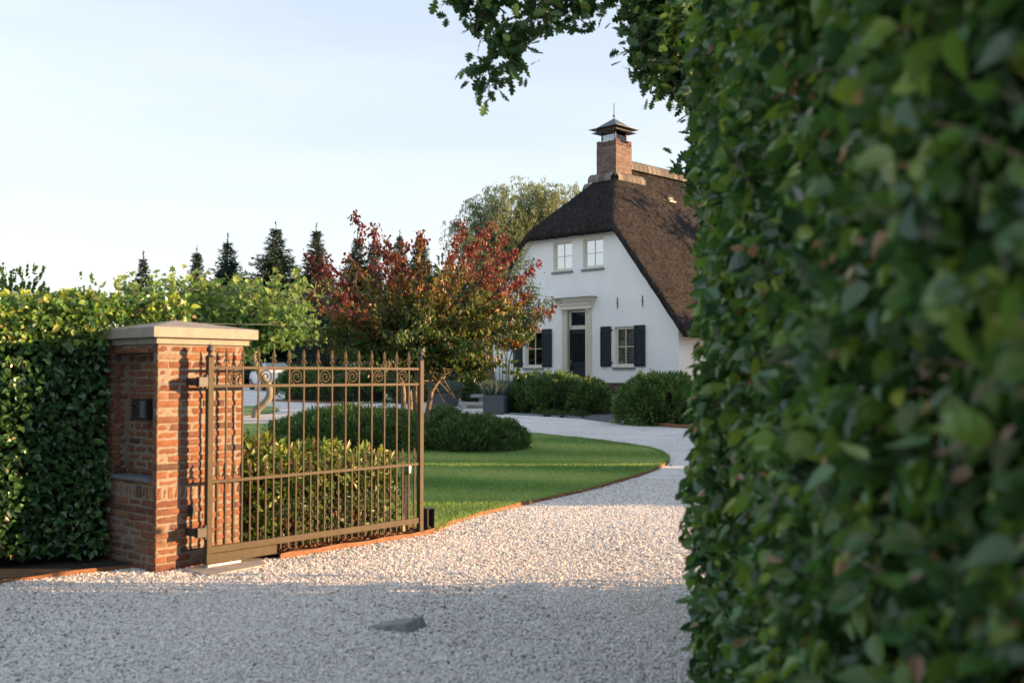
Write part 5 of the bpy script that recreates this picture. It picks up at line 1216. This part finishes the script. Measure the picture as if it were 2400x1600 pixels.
for a in ((336, 598, 56, .95, 'smallest thin spruce tip above the hedge and pillar'), (462, 583, 55, 1.05, 'thin spruce with a bare whip tip above the plane trees'), (534, 559, 54, 1.9, 'medium dense spruce with drooping skirts above the plane trees'),
          (647, 530, 53, 2.6, 'broadest tall spruce rising above the plane tree crown'), (742, 535, 54, 1.75, 'slim tall spruce where the plane crown meets the autumn tree'), (838, 553, 57, 1.7, 'spruce showing over the upper twigs of the autumn tree, next to a twin'), (875, 565, 58, 1.5, 'slightly shorter spruce right beside its twin over the autumn tree'), (937, 548, 66, 1.5, 'distant narrow spruce above the middle of the autumn tree'), (985, 552, 56, 1.9, 'dense dark spruce in the gap of the autumn tree crown'), (700, 640, 60, 2.2, 'short dark spruce low between the taller spruces')):
    spruce(a[0], a[1] - 8, a[2] * 1.3, a[3] * 1.3, a[4])
# dark evergreens closing the garden behind the cars
for k, (px0, px1, py, Y, lab) in enumerate(((690, 800, 700, 57, 'dark evergreen shrub at the foot of the slim spruce'), (770, 900, 690, 60, 'dark evergreen shrub behind the parked cars'), (880, 1010, 700, 56, 'dark evergreen shrub behind the autumn tree trunks'), (985, 1110, 650, 55, 'large green shrub between autumn tree and willow'), (1060, 1175, 640, 53, 'tall dark shrub against the end of the house'), (560, 700, 770, 62, 'dark evergreen shrub behind the white car'), (440, 580, 770, 62, 'dark evergreen shrub behind the plane trees'))):
    Y *= 1.13; c = at((px0 + px1) / 2, 900, Y); c.z = gz(Y); r = (px1 - px0) / FPX * Y / 2
    yew('evergreen_shrub', lab, c, r * 1.15, 1.6, at(px0, py, Y).z - c.z, 6000, .34, .12, tip=.3, shaggy=.7, m='spruce' if k != 3 else 'birch_leaf', lump=.10, power=2.6, cat='shrub')
c = at(30, 900, 70); c.z = gz(70); yew('distant_tree', 'brownish tree crown showing over the end of the long hedge', c, 2.6, 2, at(40, 655, 70).z - c.z, 5000, .28, .18, m='laurel', tm=OVATE, shaggy=.9, lump=.12, cat='tree')
c = at(205, 900, 66); c.z = gz(66); yew('distant_tree', 'small green treetop just peeping over the hedge', c, 1.5, 1.5, at(210, 690, 66).z - c.z, 2500, .25, .16, m='plane', tm=OVATE, shaggy=.9, lump=.12, cat='tree')

# ------------------------------------------------------------------ parked cars
def car(label, loc, rz, paint, group=None):
    t = thing('parked_car', label, 'car', loc, rz, group)
    # local: x to the front, y to the left; sections (x, half width, z bottom, z belt, z top, half width at top)
    sec = [(-2.15, .70, .45, .80, .82, .55), (-2.05, .84, .32, .95, 1.02, .66), (-1.7, .90, .25, 1.02, 1.32, .66), (-1.1, .92, .22, 1.02, 1.50, .64), (-.3, .92, .22, 1.00, 1.54, .66), (.35, .92, .22, .98, 1.48, .64), (.95, .92, .22, .97, 1.12, .70), (1.35, .90, .22, .93, .98, .72), (1.9, .84, .25, .80, .86, .66), (2.12, .70, .33, .66, .70, .52)]
    g = Geo(); V = []; k = 12
    for x, w, zb, zm, zt, wt in sec:
        V += [(x, -w * .8, zb), (x, -w, zb + .14), (x, -w * 1.01, (zb + zm) / 2 + .05), (x, -w * .97, zm), (x, -wt, zt - .05), (x, -wt * .75, zt), (x, wt * .75, zt), (x, wt, zt - .05), (x, w * .97, zm), (x, w * 1.01, (zb + zm) / 2 + .05), (x, w, zb + .14), (x, w * .8, zb)]
    Fq = []
    for i in range(len(sec) - 1):
        for j in range(k): Fq.append([i * k + j, i * k + (j + 1) % k, (i + 1) * k + (j + 1) % k, (i + 1) * k + j])
    Fq += [list(range(k))[::-1], list(range((len(sec) - 1) * k, len(sec) * k))]
    g.add(V, [f[::-1] for f in Fq], 0, True); body = g.build('body', paint, t)
    sm = body.modifiers.new('smooth', 'SUBSURF'); sm.levels = 2; sm.render_levels = 2
    g = Geo(); e = .012
    g.add([(.98, -.66, 1.09), (.98, .66, 1.09), (.40, .56, 1.47), (.40, -.56, 1.47)], [[0, 1, 2, 3]]); o = g.build('windscreen', M['carglass'], t); so = o.modifiers.new('s', 'SOLIDIFY'); so.thickness = .05; so.offset = 1
    for sy in (-1, 1):
        g = Geo(); g.add([(.80, sy * .86, 1.02), (-1.55, sy * .86, 1.06), (-1.2, sy * .66, 1.43), (.25, sy * .66, 1.44)], [[0, 1, 2, 3]]); o = g.build('side_window', M['carglass'], t); so = o.modifiers.new('s', 'SOLIDIFY'); so.thickness = .08; so.offset = 0
        g = Geo(); g.lathe([(.001, -.05), (.09, -.03), (.10, .02), (.001, .05)], (.70, sy * 1.02, 1.04), 8); g.build('mirror', paint, t)
        g = Geo(); g.add([(2.02, sy * .42, .62), (1.86, sy * .80, .66), (1.80, sy * .80, .78), (1.97, sy * .44, .72)], [[0, 1, 2, 3]]); o = g.build('headlight', M['lamp'], t); so = o.modifiers.new('s', 'SOLIDIFY'); so.thickness = .12; so.offset = 0
        for x in (-1.32, 1.32):
            w = Geo(); ax = [[1, 0, 0], [0, 0, 1], [0, 1, 0]]
            w.lathe([(.20, -.10), (.31, -.10), (.33, -.06), (.33, .06), (.31, .10), (.20, .10)], (x, sy * .84, .33), 20, ax); wh = w.build('wheel', M['rubber'], t)
            w = Geo(); w.lathe([(.001, .07), (.06, .085), (.10, .075), (.20, .09), (.21, .06)], (x, sy * .84, .33), 14, [[1, 0, 0], [0, 0, 1], [0, sy, 0]]); w.build('rim', M['zinc'], wh)
    g = Geo(); g.bx(2.02, 2.08, -.45, .45, .36, .50); g.build('grille', M['black'], t)
    g = Geo(); g.bx(-1.5, .2, -.60, -.56, 1.545, 1.575); g.bx(-1.5, .2, .56, .60, 1.545, 1.575); g.build('roof_rail', M['black'], t)
    return t
c = at(640, 912, 57); c.z = gz(57); car('white car parked on the gravel behind the curved plane trunk', c, R(-62), M['carwhite'])
c = at(815, 900, 58); c.z = gz(58); car('blue grey car parked behind the long yew hedge, its windscreen showing', c, R(-150), M['cardark'])
c = at(875, 900, 60); c.z = gz(60) - .05; car('second dark car behind the yew hedge, nearer the autumn tree', c, R(-150), M['cardark'])

# trees along the road behind the camera and across the fields to the west
g = Geo(); n = 5000; a = rng.uniform(R(150), R(215), n); rr = rng.uniform(95, 125, n); hgt = 9 + 2.5 * np.sin(a * 23) + 1.5 * np.sin(a * 57)
scatter(g, OVATE, np.stack([np.cos(a) * rr, np.sin(a) * rr, rng.random(n) ** .8 * hgt], -1), unit(n), unit(n), rng.uniform(1.2, 2.6, n), rng.uniform(.8, 1.6, n), 0, rng.random(n))
n = 9000; x = rng.uniform(-34, 16, n); hgt = 4.0 + 1.2 * np.sin(x * .9) + .8 * np.sin(x * 2.3)
scatter(g, OVATE, np.stack([x, -7.5 - 2.5 * rng.random(n) - .18 * np.maximum(0, -x - 8), rng.random(n) ** .8 * hgt], -1), unit(n), unit(n), rng.uniform(.5, 1.0, n), rng.uniform(.4, .7, n), 0, rng.random(n))
tag(g.build('distant_wood', M['birch_leaf']), 'belt of trees along the road and the fields', 'wood', kind='stuff')
